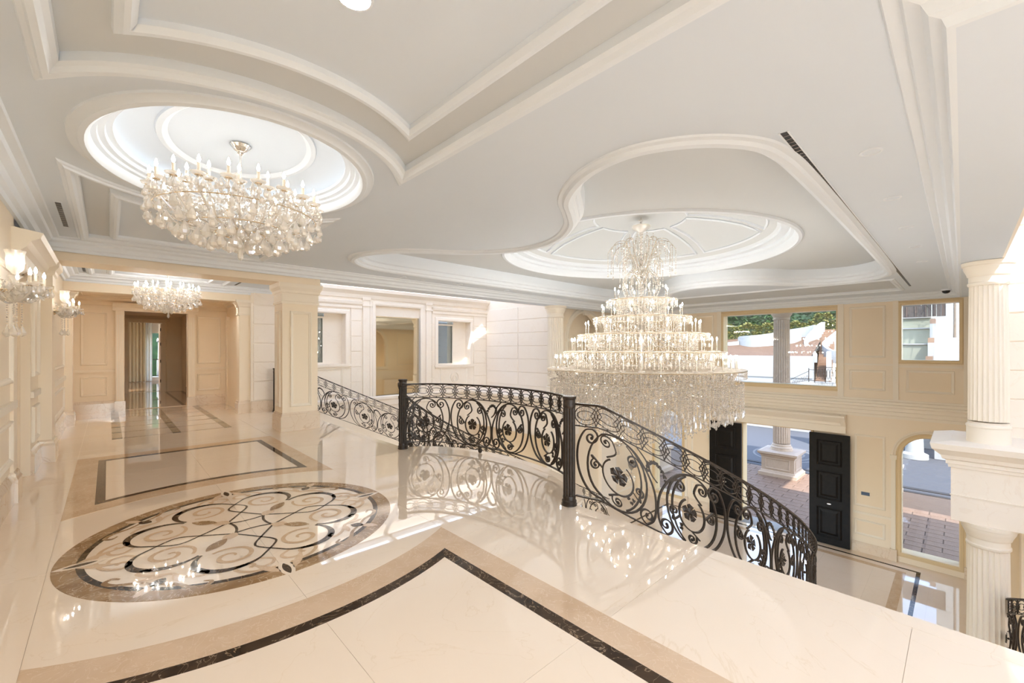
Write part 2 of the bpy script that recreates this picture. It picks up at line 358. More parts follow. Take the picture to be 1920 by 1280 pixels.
# medallion
MX, MY, RX, RY = 0.95, 4.5, 1.25, 1.19
med = thing('floor_medallion', 'oval marble medallion of dark and tan scrolls inlaid in the cream floor', 'medallion', (MX, MY, 0))
def E2(k, n=96): return ell(MX, MY, RX * k, RY * k, n)
MB().plate(E2(1.0), [E2(0.90)], XY(0), 0.006, 0.0016).build('outer_band', M_BROWN, med)
MB().plate(E2(0.90), [E2(0.865)], XY(0), 0.006, 0.0016).build('inner_band', M_DARK, med)
def ribbon(pts, ws, m, name, h=0.0018):
    """strip of varying width lying in the floor; pts in metres about the medallion centre"""
    n = len(pts); L = []; R = []
    for i in range(n):
        a = pts[max(i - 1, 0)]; b = pts[min(i + 1, n - 1)]; dx, dy = b[0] - a[0], b[1] - a[1]; q = hypot(dx, dy) or 1
        wd = ws[i] / 2 if isinstance(ws, list) else ws / 2
        L.append((pts[i][0] - dy / q * wd, pts[i][1] + dx / q * wd)); R.append((pts[i][0] + dy / q * wd, pts[i][1] - dx / q * wd))
    mb = MB(); vs = [(MX + x, MY + y, h) for x, y in L] + [(MX + x, MY + y, h) for x, y in R]
    mb.add(vs, [(i, i + 1, n + i + 1, n + i) for i in range(n - 1)]); return mb.build(name, m, med)
def rot(p, a): return (p[0] * cos(a) - p[1] * sin(a), p[0] * sin(a) + p[1] * cos(a))
def leaf2(c, ang, l, wd, m, name, h=0.0021):
    P = []
    for i in range(17):
        t = i / 16; P.append((l * (t - 0.5), wd / 2 * sin(pi * t) ** 0.8))
    P = P + [(x, -y) for x, y in P[-2:0:-1]]
    Q = [(MX + c[0] + rot(p, ang)[0], MY + c[1] + rot(p, ang)[1]) for p in P]
    MB().plate(Q, [], XY(0), 0, h).build(name, m, med)
for q in range(4):
    for mi in (1, -1):
        A = q * pi / 2
        def tr(p): return rot((p[0], p[1] * mi), A)
        S = (0.605, 0.255); R0 = 0.235
        # dark strap from the middle, over the axis and round the spiral
        st = [(0.13, 0.17), (0.25, 0.085), (0.37, 0.005), (0.48, -0.065), (0.57, -0.065)]
        arc_ = [(S[0] + R0 * cos(a), S[1] + R0 * sin(a)) for a in [-1.25 + 3.6 * i / 26 for i in range(27)]]
        pth = catmull(st + arc_[2:], 3); n = len(pth)
        ribbon([tr(p) for p in pth], [0.018 + 0.04 * (max(0, sin(pi * min(1, max(0, (i / n - 0.2) / 0.8)))) ** 1.2) for i in range(n)], M_DARK, 'strap')
        sp = []
        for i in range(44):
            t = i / 43; a = 2.5 + 8.6 * t; r = 0.150 * (1 - t) ** 0.9 + 0.020; sp.append((S[0] + r * cos(a), S[1] + r * sin(a)))
        ribbon([tr(p) for p in sp], [0.014 + 0.022 * sin(pi * (0.15 + 0.8 * i / 43)) for i in range(44)], M_TAN, 'spiral')
        ribbon([tr(p) for p in catmull([(0.80, 0.10), (0.86, 0.03), (0.93, 0.05), (0.95, 0.12), (0.90, 0.16)], 5)], 0.026, M_ROSE, 'tendril')
        tn = catmull([(1.02, 0.05), (0.98, 0.20), (0.88, 0.28), (0.83, 0.22), (0.87, 0.16), (0.91, 0.19)], 6)
        ribbon([tr(p) for p in tn], 0.030, M_TAN, 'tendril')
        t2 = catmull([(0.70, 0.74), (0.80, 0.62), (0.92, 0.55), (0.97, 0.47), (0.93, 0.43), (0.89, 0.47)], 6)
        ribbon([tr(p) for p in t2], [0.014 + 0.022 * sin(pi * i / (len(t2) - 1)) for i in range(len(t2))], M_BROWN, 'tendril')
        t3 = catmull([(0.62, 0.62), (0.74, 0.55), (0.80, 0.47), (0.76, 0.43), (0.72, 0.47)], 6)
        ribbon([tr(p) for p in t3], 0.03, M_ROSE, 'tendril')
        a_ = q * pi / 2 + mi * 0.0
    leaf2(rot((1.10, 0), q * pi / 2), q * pi / 2, 0.30, 0.10, M_CREAM, 'motif_leaf', 0.0019)
    leaf2(rot((1.10, 0), q * pi / 2), q * pi / 2, 0.19, 0.05, M_DARK, 'motif_spear')
    for sg in (-1, 1): leaf2(rot((1.02, 0.10 * sg), q * pi / 2), q * pi / 2 - sg * 0.5, 0.24, 0.06, M_ROSE, 'motif_leaf', 0.0019)
    for d in (pi / 4,):
        a = q * pi / 2 + d
        leaf2(rot((0.43, 0), a), a, 0.24, 0.10, M_BROWN, 'leaf')
        leaf2(rot((0.27, 0), a), a, 0.16, 0.11, M_ROSE, 'leaf', 0.0020)
        leaf2(rot((0.99, 0), a), a, 0.12, 0.085, M_DARK, 'bud')
        leaf2(rot((1.10, 0), a), a, 0.16, 0.07, M_ROSE, 'leaf')
        for sg in (-1, 1): leaf2(rot((0.93, 0.08 * sg), a), a + sg * 0.9, 0.16, 0.05, M_ROSE, 'leaf', 0.0020)
    # concave sided lozenge in the middle
    p0 = rot((0.20, 0), q * pi / 2 + pi / 4); p1 = rot((0.20, 0), q * pi / 2 + 3 * pi / 4); cm = rot((0.085, 0), q * pi / 2 + pi / 2)
    lz = [((1 - t) ** 2 * p0[0] + 2 * t * (1 - t) * cm[0] + t * t * p1[0], (1 - t) ** 2 * p0[1] + 2 * t * (1 - t) * cm[1] + t * t * p1[1]) for t in [i / 12 for i in range(13)]]
    ribbon(lz, 0.022, M_DARK, 'lozenge')

# ================================================================== LOWER FLOOR
fl = struct('floor', MB().plate(rect(2.2, -4.6, 16.8, 13.6), [], XY(ZL - 0.006), 0.3), M_JOINT)
for i in range(7):
    for j in range(9):
        MB().plate(rect(8.6 + 1.171 * i + 0.001, -0.55 + 1.15 * j + 0.001, 8.6 + 1.171 * (i + 1) - 0.001, -0.55 + 1.15 * (j + 1) - 0.001), [], XY(ZL), 0.006).build('marble_tile', M_CREAM, fl)
def rring(x0, y0, x1, y1, wd, m): MB().plate(rect(x0, y0, x1, y1), [rect(x0 + wd, y0 + wd, x1 - wd, y1 - wd)], XY(ZL), 0.006, H).build('inlay_band', m, fl)
rring(8.8, 0.80, 16.40, 8.20, 0.085, M_DARK); rring(9.1, 1.08, 16.10, 7.92, 0.20, M_TAN)

# ================================================================== CEILING
CEX, CEY = 0.87, 4.49
oval = ell(CEX, CEY, 1.00, 1.24, 72)
def cbite(x0, x1, yf, rx, ry, s):
    n = 28; P = [(x0 + (x1 - x0) * i / n, CEY + s * ry * sqrt(max(0, 1 - ((x0 + (x1 - x0) * i / n - CEX) / rx) ** 2))) for i in range(n + 1)] + [(x1, CEY + s * yf), (x0, CEY + s * yf)]
    return P if s > 0 else P[::-1]
trays = [cbite(-0.245, 1.985, 4.11, 1.42, 1.48, s) for s in (1, -1)]
inner = [cbite(0.05, 1.66, 3.90, 1.52, 1.87, s) for s in (1, -1)]
HXM, HX0 = 7.86, 7.82
half = [(4.82, 4.5), (4.79, 4.22), (4.62, 3.82), (4.28, 3.40), (3.93, 3.14), (3.60, 2.92), (3.36, 2.66), (3.16, 2.32), (3.08, 1.95), (3.14, 1.66), (3.34, 1.36), (3.66, 1.13), (4.06, 1.045), (4.7, 1.02), (6.2, 1.01), (HXM, 1.01)]
hq = catmull(half, 5)
hall = hq + [(2 * HXM - x, y) for x, y in hq[-2::-1]]                # near side, towards the front wall
hall = hall + [(x, 2 * CY - y) for x, y in hall[-2:0:-1]]
dome = ell(HX0, CY, 2.85, 2.72, 90)
pan2 = rect(12.95, 1.13, 15.35, 7.87)
outW = [(-0.76, -3.5), (2.72, -3.5), (2.72, 0.02), (16.8, 0.02), (16.8, 8.98), (-0.76, 8.98)]
UP = lambda z: (lambda a, b, h: (a, b, z - h))                       # h hangs downwards
ceil = struct('ceiling', MB().plate(outW, [oval] + trays + [hall, pan2], XY(ZC), 0.0), M_CEIL)
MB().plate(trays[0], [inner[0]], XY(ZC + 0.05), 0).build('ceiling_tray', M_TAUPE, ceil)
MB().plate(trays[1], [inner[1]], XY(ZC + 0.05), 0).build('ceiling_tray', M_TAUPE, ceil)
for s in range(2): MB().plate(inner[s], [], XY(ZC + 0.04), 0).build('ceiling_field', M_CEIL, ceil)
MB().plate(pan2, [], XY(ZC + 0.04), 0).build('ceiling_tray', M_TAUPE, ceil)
CMP = [(0.0, -0.06), (0.0, 0.012), (-0.02, 0.03), (-0.055, 0.03), (-0.065, 0.015), (-0.09, 0.012), (-0.1, 0.0)]
CMO = [(0.05, -0.055), (0.045, 0.0), (0.02, 0.012), (0.0, 0.034), (-0.03, 0.034), (-0.042, 0.02), (-0.065, 0.016), (-0.075, 0.0)]
for s in range(2):
    MB().sweep(trays[s], CMO, UP(ZC), True).build('ceiling_moulding', M_MOULD, ceil)
    MB().sweep(inner[s], [(0.06, -0.05), (0.055, -0.01), (0.03, 0.015), (0.005, 0.015), (-0.01, 0.0), (-0.03, -0.01), (-0.04, -0.055)], UP(ZC), True).build('ceiling_moulding', M_MOULD, ceil)
MB().sweep(pan2, CMO, UP(ZC), True).build('ceiling_moulding', M_MOULD, ceil)
# oval recess with a lit cove
def ringsurf(prof, cx, cy, rx, ry, m, name, par, n=72, smooth=True):
    """prof [(scale offset in metres, z)] round an ellipse"""
    mb = MB(); vs = []; fs = []; k = len(prof)
    for i in range(n):
        a = 2 * pi * i / n
        for (of, z) in prof: vs.append((cx + (rx + of) * cos(a), cy + (ry + of) * sin(a), z))
    for i in range(n):
        j = (i + 1) % n
        for q in range(k - 1): fs.append((i * k + q, j * k + q, j * k + q + 1, i * k + q + 1))
    mb.add(vs, fs); return mb.build(name, m, par, smooth)
ringsurf([(0.10, 3.2), (0.095, 3.185), (0.05, 3.178), (0.035, 3.16), (0.0, 3.155), (-0.02, 3.17), (-0.03, 3.20), (-0.03, 3.235)], CEX, CEY, 1.0, 1.24, M_MOULD, 'oval_moulding', ceil)
ringsurf([(-0.03, 3.235), (-0.065, 3.24), (-0.07, 3.262), (-0.11, 3.265), (-0.115, 3.30), (-0.155, 3.30), (-0.155, 3.33), (-0.10, 3.34)], CEX, CEY, 1.0, 1.24, M_MOULD, 'oval_cove', ceil)
ringsurf([(-0.06, 3.34), (-0.06, 3.36), (-0.10, 3.40), (-0.30, 3.435), (-0.42, 3.445)], CEX, CEY, 1.0, 1.24, M_CEIL, 'oval_vault', ceil)
ringsurf([(-0.10, 3.333), (-0.13, 3.338)], CEX, CEY, 1.0, 1.24, M_COVE, 'cove_light', ceil)
ringsurf([(-0.40, 3.45), (-0.41, 3.425), (-0.45, 3.42), (-0.47, 3.435), (-0.49, 3.45)], CEX, CEY, 1.0, 1.24, M_MOULD, 'oval_moulding', ceil)
MB().plate(ell(CEX, CEY, 0.62, 0.86, 60), [], XY(3.452), 0).build('oval_field', M_CEIL, ceil)
# hall recess
ZR = 3.53
MB().sweep(hall, [(-0.12, 0.0), (-0.11, 0.014), (-0.07, 0.02), (-0.05, 0.045), (0.0, 0.05), (0.03, 0.03), (0.04, 0.0), (0.075, -0.02), (0.085, -0.08), (0.13, -0.10), (0.14, -0.16), (0.14, ZC - ZR)], UP(ZC), True).build('recess_moulding', M_MOULD, ceil)
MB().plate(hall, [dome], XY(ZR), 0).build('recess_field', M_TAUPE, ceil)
ringsurf([(0.02, 3.53), (0.0, 3.50), (-0.05, 3.495), (-0.07, 3.53), (-0.10, 3.56), (-0.11, 3.64), (-0.16, 3.66), (-0.17, 3.72)], HX0, CY, 2.85, 2.72, M_MOULD, 'dome_moulding', ceil, 90)
ringsurf([(-0.17, 3.72), (-0.30, 3.73), (-0.31, 3.77), (-0.36, 3.80)], HX0, CY, 2.85, 2.72, M_MOULD, 'dome_cornice', ceil, 90)
VP = [(-0.36, 3.80), (-0.55, 3.92), (-0.85, 4.06), (-1.25, 4.17), (-1.7, 4.24), (-2.2, 4.28), (-2.6, 4.29)]
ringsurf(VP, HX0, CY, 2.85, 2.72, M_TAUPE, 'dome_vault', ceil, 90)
MB().plate(ell(HX0, CY, 0.30, 0.16, 30), [], XY(4.292), 0).build('dome_crown', M_TAUPE, ceil)
def vz(of):
    for (a, za), (b, zb) in zip(VP, VP[1:]):
        if b <= of <= a: return za + (zb - za) * (of - a) / (b - a)
    return VP[-1][1]
def vp(a, of, d=0.012): return (HX0 + (2.85 + of) * cos(a), CY + (2.72 + of) * sin(a), vz(of) - d)
for k in range(7):
    a0 = 2 * pi * k / 7 + 0.045 - 0.11; a1 = 2 * pi * (k + 1) / 7 - 0.045 - 0.11
    L = [vp(a0 + (a1 - a0) * i / 14, -0.50) for i in range(15)] + [vp(a1 - 0.007 * i, -0.5 - 1.35 * i / 8) for i in range(1, 9)]
    a2 = a1 - 0.056; a3 = a0 + 0.056
    L += [vp(a2 + (a3 - a2) * i / 6, -1.85) for i in range(1, 7)] + [vp(a3 - 0.007 * i, -1.85 + 1.35 * i / 8) for i in range(1, 8)]
    MB().tube(L, 0.028, 4, True).build('dome_panel_moulding', M_MOULD, ceil)
# cornices along the hall and landing
CROWN = [(0.0, -3.02), (0.03, -3.02), (0.045, -3.06), (0.085, -3.075), (0.11, -3.125), (0.165, -3.15), (0.18, -3.18), (0.235, -3.182), (0.245, -3.2)]
MB().sweep([(2.72, -3.5), (2.72, 0.02), (16.8, 0.02), (16.8, 8.98), (-0.74, 8.98), (-0.74, -3.5)], CROWN, UP(0), False).build('cornice', M_MOULD, ceil)
MB().plate(rect(2.72, -0.42, 16.8, 0.02), [], XY(3.02), 0.0).build('ceiling_soffit', M_CEIL, ceil)
MB().plate(rect(2.72, -3.5, 3.3, -0.42), [], XY(3.02), 0.0).build('ceiling_soffit', M_CEIL, ceil)
MB().plate(rect(3.13, 8.98, 16.8, 9.42), [], XY(3.02), 0.0).build('ceiling_soffit', M_CEIL, ceil)
for y0, y1 in ((-0.45, -0.42), (9.42, 9.45)): MB().box(3.2, y0, 3.02, 11.2, y1, 4.9).build('skylight_upstand', M_STONE, ceil)
# skylights over both stair wells: frosted glazing added to spread daylight, clear gaps shaped for sun streaks
for s in (1, -1):
    fy = (lambda y: y) if s > 0 else (lambda y: 2 * CY - y)
    sk = struct('skylight_1' if s > 0 else 'skylight_2')
    z = 4.7
    slot = [(7.60, 11.63), (7.68, 11.57), (10.02, 12.12), (9.92, 12.30)]  # opening shaped to throw a diagonal sun streak on the stair wall
    P = rect(2.6, 9.42, 11.3, 12.45 if s > 0 else 13.4)
    hs = [slot] if s > 0 else [rect(9.1, 10.0, 9.7, 10.5), rect(9.95, 10.0, 11.0, 13.0)]  # near side openings placed to sun the column top and block wall
    if s < 0: P = [(x, fy(y)) for x, y in P][::-1]; hs = [[(x, fy(y)) for x, y in h][::-1] for h in hs]
    MB().plate(P, hs, XY(z), 0.02).build('frosted_glazing', M_SKYGLASS, sk)
    for x in (2.7, 4.7, 6.7, 8.7, 10.6):
        a, b = sorted((fy(9.42), fy(13.4))); MB().box(x, a, z - 0.16, x + 0.11, b, z).build('skylight_beam', M_WHITE, sk)
    for y in (12.45, 13.05):
        a, b = sorted((fy(y), fy(y + 0.10))); MB().box(2.6, a, z - 0.16, 11.3, b, z).build('skylight_beam', M_WHITE, sk)
# ================================================================== LEFT WALL, LANDING
wl = struct('wall_left', MB().box(-1.3, -3.5, 0, -0.74, 7.03, 3.2).box(-1.3, 7.03, 2.52, -0.78, 8.13, 3.2).box(-1.3, 8.13, 0, -0.715, 8.95, 3.2)
            .box(-1.3, 8.95, 0, -0.66, 15.3, 3.2), M_WALL)
WL = WX(-0.74, 1); WL2 = WX(-0.715, 1)
for (a0, a1) in ((5.55, 6.80), (4.05, 5.35), (2.5, 3.85)):
    panel(wl, WL, a0, 1.25, a1, 2.45); panel(wl, WL, a0, 0.42, a1, 0.86)
MB().box(-0.74, -3.5, 0.98, -0.705, 7.0, 1.06).build('dado_rail', M_TRIM, wl)
panel(wl, WL2, 8.24, 1.25, 8.86, 2.40, 0.8); panel(wl, WL2, 8.24, 0.40, 8.86, 0.86, 0.8)
MB().box(-0.715, 8.15, 0.98, -0.685, 8.93, 1.06).build('dado_rail', M_TRIM, wl)
panel(wl, WX(-0.66, 1), 9.62, 1.25, 12.45, 2.40); panel(wl, WX(-0.66, 1), 9.62, 0.40, 12.45, 0.86)
MB().box(-0.66, 9.40, 0.98, -0.63, 12.75, 1.06).build('dado_rail', M_TRIM, wl)
panel(wl, WX(-0.66, 1), 13.3, 1.25, 14.9, 2.40); panel(wl, WX(-0.66, 1), 13.3, 0.40, 14.9, 0.86)
CAP = [(0.004, 2.46), (0.02, 2.46), (0.025, 2.50), (0.006, 2.51), (0.006, 2.66), (0.03, 2.68), (0.035, 2.72), (0.075, 2.78), (0.08, 2.84), (0.0, 2.84)]
def pilaster(name, x0, y0, x1, y1, par, ztop=2.92, m=None, base=True, cap=True):
    """rectangular pier with moulded base and cap"""
    MB().box(x0, y0, 0, x1, y1, ztop).build(name, m or M_WALL, par)
    loop = rect(x0, y0, x1, y1)
    if base: MB().sweep(loop, [(0, 0), (-0.035, 0), (-0.035, 0.24), (-0.02, 0.27), (-0.018, 0.30), (0, 0.32)], XY(0), True).build('pier_base', M_BASE, par)
    if cap: MB().sweep(loop, [(-o, z) for o, z in CAP], XY(0), True).build('pier_cap', M_TRIM, par)
pilaster('pier', -1.0, 8.935, -0.58, 9.40, wl); pilaster('pier', -1.0, 12.75, -0.54, 13.05, wl, 2.80)
pilaster('pier', -1.0, 6.80, -0.715, 7.04, wl, 2.60, cap=False)
# door casing with projecting entablature
MB().prism([(-0.75, 2.52), (-0.67, 2.52), (-0.67, 2.66), (-0.63, 2.70), (-0.60, 2.76), (-0.53, 2.80), (-0.51, 2.86), (-0.75, 2.90)], lambda a, p, q: (p, a, q), 6.86, 8.93).build('door_entablature', M_TRIM, wl)
MB().prism([(-0.85, 2.28), (-0.76, 2.28), (-0.72, 2.40), (-0.65, 2.46), (-0.64, 2.53), (-0.85, 2.53)], lambda a, p, q: (p, a, q), 7.0, 7.12).build('bracket', M_TRIM, wl)
MB().prism([(-0.85, 2.28), (-0.76, 2.28), (-0.72, 2.40), (-0.65, 2.46), (-0.64, 2.53), (-0.85, 2.53)], lambda a, p, q: (p, a, q), 8.05, 8.17).build('bracket', M_TRIM, wl)
for k, (y0, y1, x) in enumerate(((-3.5, 6.80, -0.74), (8.13, 8.93, -0.715), (9.40, 12.75, -0.66), (13.05, 15.1, -0.66))):
    b = MB().prism([(x, 0), (x + 0.035, 0), (x + 0.035, 0.24), (x + 0.018, 0.28), (x, 0.32)], lambda a, p, q: (p, a, q), y0, y1); struct('baseboard_left', b, M_BASE)
d3 = struct('door_3', MB().box(-1.16, 7.04, 0.004, -1.12, 8.12, 2.515), M_PANEL)
panel(d3, WX(-1.12, 1), 7.2, 0.3, 7.95, 2.3, 1.0, M_PANEL)
MB().box(-1.12, 8.095, 0, -0.80, 8.128, 2.515).build('door_jamb', M_PANEL, d3)
# beam and pier between landing and corridor
bm = struct('trim_1', MB().box(-0.7, 9.0, 2.90, 3.14, 9.62, 3.25), M_WALL)
pier = thing('pillar', 'cream panelled square pillar with moulded cap beside the balustrade', 'pillar', (2.79, 9.36, 0))
MB().box(2.46, 9.09, 0, 3.12, 9.62, 2.90).build('shaft', M_WALL, pier)
lp = rect(2.46, 9.09, 3.12, 9.62)
MB().sweep(lp, [(0, 0), (-0.035, 0), (-0.035, 0.29), (-0.02, 0.31), (-0.018, 0.33), (0, 0.36)], XY(0), True).build('base', M_BASE, pier)
MB().sweep(lp, [(-o, z) for o, z in [(0.0, 2.50), (0.02, 2.50), (0.028, 2.54), (0.012, 2.555), (0.012, 2.70), (0.035, 2.72), (0.04, 2.76), (0.075, 2.82), (0.08, 2.90), (0.0, 2.90)]], XY(0), True).build('cap', M_TRIM, pier)
panel(pier, WY(9.09), 2.60, 0.47, 3.00, 2.36)
panel(pier, WX(2.46), 9.20, 0.47, 9.50, 2.36)
# corridor beyond
wc = struct('wall_corridor', MB().plate(rect(-0.7, 0, 2.62, 3.1), [rect(0.31, 0.0005, 1.64, 2.66)], WY(15.1), 0.25), M_PANEL)
for (a0, b0, a1, b1) in ((-0.50, 1.20, -0.01, 2.55), (-0.50, 0.42, -0.01, 0.90), (1.86, 1.20, 2.42, 2.55), (1.86, 0.42, 2.42, 0.90)): panel(wc, WY(15.1), a0, b0, a1, b1, 0.9, M_WALL)
MB().box(-0.62, 15.05, 1.02, 0.16, 15.1, 1.08).build('dado_rail', M_WALL, wc); MB().box(1.80, 15.05, 1.02, 2.6, 15.1, 1.08).build('dado_rail', M_WALL, wc)
for (a0, a1) in ((-0.66, 0.14), (1.82, 2.6)): MB().prism([(15.1, 0), (15.06, 0), (15.06, 0.22), (15.08, 0.27), (15.1, 0.29)], lambda a, p, q: (a, p, q), a0, a1).build('skirting', M_BASE, wc)
for (a0, a1) in ((0.14, 0.31), (1.64, 1.81)):
    MB().box(a0, 15.0, 0.26, a1, 15.1, 2.60).build('door_architrave', M_WALL, wc); MB().box(a0 - 0.02, 14.97, 0, a1 + 0.02, 15.1, 0.26).build('architrave_block', M_BASE, wc)
    for q in range(3): MB().box(a0 + 0.025 + 0.045 * q, 14.99, 0.30, a0 + 0.05 + 0.045 * q, 15.0, 2.5).build('architrave_flute', M_TRIM, wc)
MB().prism([(15.1, 2.60), (14.98, 2.60), (14.98, 2.68), (14.95, 2.71), (14.90, 2.77), (14.89, 2.80), (15.1, 2.80)], lambda a, p, q: (a, p, q), 0.08, 1.87).build('door_entablature', M_WALL, wc)
MB().sweep([(2.62, 13.05), (2.62, 15.1), (-0.66, 15.1), (-0.66, 13.05)], [(0.0, -2.72), (0.03, -2.74), (0.05, -2.82), (0.12, -2.86), (0.14, -2.92), (0.2, -2.93), (0.21, -2.95)], UP(0), False).build('alcove_cornice', M_PANEL, wc)
MB().plate(rect(-0.7, 12.7, 2.7, 15.1), [], XY(2.95), 0).build('alcove_ceiling', M_PANEL, wc)
wr = struct('wall_corridor', MB().box(2.58, 12.72, 0, 2.75, 15.1, 3.1), M_PANEL)
MB().box(2.52, 13.3, 0, 2.58, 14.7, 2.45).build('door_leaf', M_PANEL, wr); MB().box(2.50, 13.18, 0, 2.58, 13.3, 2.55).build('door_architrave', M_WALL, wr); MB().box(2.50, 14.7, 0, 2.58, 14.82, 2.55).build('door_architrave', M_WALL, wr)
pilaster('pier', 2.38, 12.42, 2.62, 12.72, wr, 2.80)
bm2 = struct('trim_2', MB().box(-0.7, 12.42, 2.80, 2.62, 12.72, 3.15), M_WALL)
c2 = struct('ceiling', MB().plate(rect(-0.75, 9.6, 3.4, 12.45), [], XY(3.14), 0), M_CEIL)
MB().sweep([(3.4, 12.42), (-0.66, 12.42), (-0.66, 9.62), (3.4, 9.62)], [(0.0, -2.98), (0.03, -2.98), (0.045, -3.02), (0.09, -3.03), (0.11, -3.07), (0.165, -3.09), (0.18, -3.12), (0.235, -3.12), (0.24, -3.14)], UP(0), False).build('cornice', M_MOULD, c2)
for sx in (0.05, 1.66): MB().sweep(rect(0.05, 10.25, 1.66, 11.8), CMO, UP(3.14), True).build('ceiling_moulding', M_MOULD, c2); break
MB().sweep(rect(-0.24, 9.98, 1.98, 12.05), CMO, UP(3.14), True).build('ceiling_moulding', M_MOULD, c2)
# far corridor to the bright room
wf = struct('wall_far', MB().box(-0.3, 15.3, 0, -0.02, 21, 2.9).box(2.1, 15.3, 0, 2.3, 21, 2.9).box(-0.3, 15.3, 2.86, 2.3, 21, 3.0), M_PANEL)
MB().plate(rect(-0.1, 0, 2.2, 2.9), [rect(0.54, 0.0005, 1.50, 2.60)], WY(21.0), 0.2).build('end_wall', M_PANEL, wf)
MB().sweep([(0.54, 0), (0.54, 2.60), (1.50, 2.60), (1.50, 0)], [(0, 0), (0, 0.04), (0.10, 0.05), (0.14, 0.03), (0.14, 0)], WY(21.0)).build('door_casing', M_PANEL, wf)
MB().prism([(21, 2.66), (20.9, 2.66), (20.86, 2.74), (21, 2.76)], lambda a, p, q: (a, p, q), 0.3, 1.74).build('door_entablature', M_PANEL, wf)
for (y0, y1) in ((16.2, 16.5), (18.3, 18.6)):
    MB().box(2.0, y0, 0, 2.1, y1, 2.6).build('pier', M_WALL, wf); MB().box(1.97, y0 - 0.03, 0, 2.1, y1 + 0.03, 0.3).build('pier_base', M_BASE, wf); MB().box(1.96, y0 - 0.04, 2.4, 2.1, y1 + 0.04, 2.52).build('pier_cap', M_TRIM, wf)
dl = struct('door_4', MB().box(1.455, 20.98, 0.01, 1.50, 21.9, 2.58), M_WALL)
for z in (0.35, 1.1, 1.75, 2.3): MB().box(1.44, 20.97, z, 1.46, 21.01, z + 0.11).build('hinge', M_VENT, dl)
wrm = struct('wall_room', MB().plate(rect(-3, 0, 6, 3.4), [rect(1.53, 0.18, 4.2, 2.44)], WY(28.6), 0.2).box(-3.1, 21.2, 0, -3, 28.6, 3.4).box(5.5, 21.2, 0, 5.6, 28.6, 3.4), M_WALL)
MB().plate(rect(-3, 21.0, 6, 28.7), [], XY(3.4), 0).build('room_ceiling', M_CEIL, wrm)
struct('floor', MB().plate(rect(-3, 21.0, 6, 28.7), [], XY(0), 0.1), M_PARQUET)
def drape(name, x0, x1, y, z0, z1, n, amp, m, label, cat):
    mb = MB(); vs = []; fs = []; N = n * 8
    for i in range(N + 1):
        t = i / N; x = x0 + (x1 - x0) * t; q = amp * sin(2 * pi * n * t) + 0.4 * amp * sin(2 * pi * n * 0.37 * t + 1)
        for z, kx in ((z1, 1.0), ((z0 + z1) / 2, 1.1), (z0, 1.25)): vs.append((x, y + q * kx, z))
    for i in range(N):
        for k in range(2): fs.append((i * 3 + k, (i + 1) * 3 + k, (i + 1) * 3 + k + 1, i * 3 + k + 1))
    o = mb.add(vs, fs).build(name, m, None, True); return tag(o, label, cat)
drape('curtain', 0.45, 1.36, 27.9, 0.02, 3.1, 7, 0.09, M_CURTAIN, 'gathered beige floor length curtain seen through the far doorway', 'curtain')
drape('sheer_curtain', 1.30, 1.62, 28.1, 0.02, 3.1, 3, 0.04, M_SHEER, 'pale sheer curtain hanging beside the beige curtain at the far window', 'curtain')
# garden beyond that room
tr = thing('garden_column', 'white round column on the terrace outside the far room', 'column', (2.07, 30.4, 0))
MB().lathe([(0.14, 0), (0.14, 1.0), (0.10, 1.05), (0.085, 2.0), (0.08, 2.0)], 2.08, 30.4, 16).build('shaft', M_WHITE, tr, True)
cp = MB()
for k in range(14):
    a = k * 2.4; cp.lathe([(0.01, 1.98 + 0.012 * k), (0.05, 2.01 + 0.012 * k), (0.01, 2.09 + 0.012 * k)], 2.06 + 0.09 * cos(a), 30.4 + 0.09 * sin(a), 6)
cp.build('capital', M_WHITE, tr, True)
gr = thing('terrace_railing', 'thin dark iron railing on the terrace outside the far room', 'railing', (2, 29.6, 0))
MB().box(1.0, 29.58, 1.05, 4.5, 29.62, 1.09).build('top_rail', M_IRON, gr); MB().box(1.0, 29.58, 0.2, 4.5, 29.62, 0.23).build('bottom_rail', M_IRON, gr)
for x in (1.05, 2.75, 4.4): MB().box(x, 29.58, 0.1, x + 0.03, 29.62, 1.05).build('post', M_IRON, gr)
for k in range(9): MB().box(1.2 + 0.12 * k, 29.59, 0.2, 1.215 + 0.12 * k, 29.61, 1.06).build('baluster', M_IRON, gr)
struct('terrace', MB().box(-2, 28.7, -0.3, 6, 31, 0.1), M_WHITE)
# ================================================================== STAIR WELL WALLS
def blocks(par, mp, a0, a1, b0, hgt, n, cols=1, t=0.022, m=None, name='stone_block'):
    for k in range(n):
        for c in range(cols):
            x0 = a0 + (a1 - a0) * c / cols; x1 = a0 + (a1 - a0) * (c + 1) / cols
            mb = MB(); r_ = rect(x0 + 0.012, b0 + hgt * k + 0.012, x1 - 0.012, b0 + hgt * (k + 1) - 0.012)
            mb.sweep(r_, [(0, 0), (0, t - 0.006), (0.008, t)], mp, True).plate(rect(r_[0][0] + 0.008, r_[0][1] + 0.008, r_[2][0] - 0.008, r_[2][1] - 0.008), [], mp, 0, t)
            mb.build(name, m or M_STONE, par)
YF = 13.35
ws_ = struct('wall_stair', MB().plate(rect(2.6, ZL, 13.2, 4.9), [rect(4.05, 1.15, 5.42, 2.72), rect(6.42, 0.02, 8.12, 3.06), rect(8.86, 1.02, 10.36, 2.66)], WY(YF), 0.30), M_STONE)
WF = WY(YF)
def casing(par, mp, a0, b0, a1, b1, w_=0.14, m=None): MB().sweep(rect(a0, b0, a1, b1), [(0, 0), (0, 0.035), (-0.03, 0.05), (-w_ * 0.8, 0.05), (-w_, 0.03), (-w_, 0)], mp, True).build('window_casing', m or M_STONE, par)
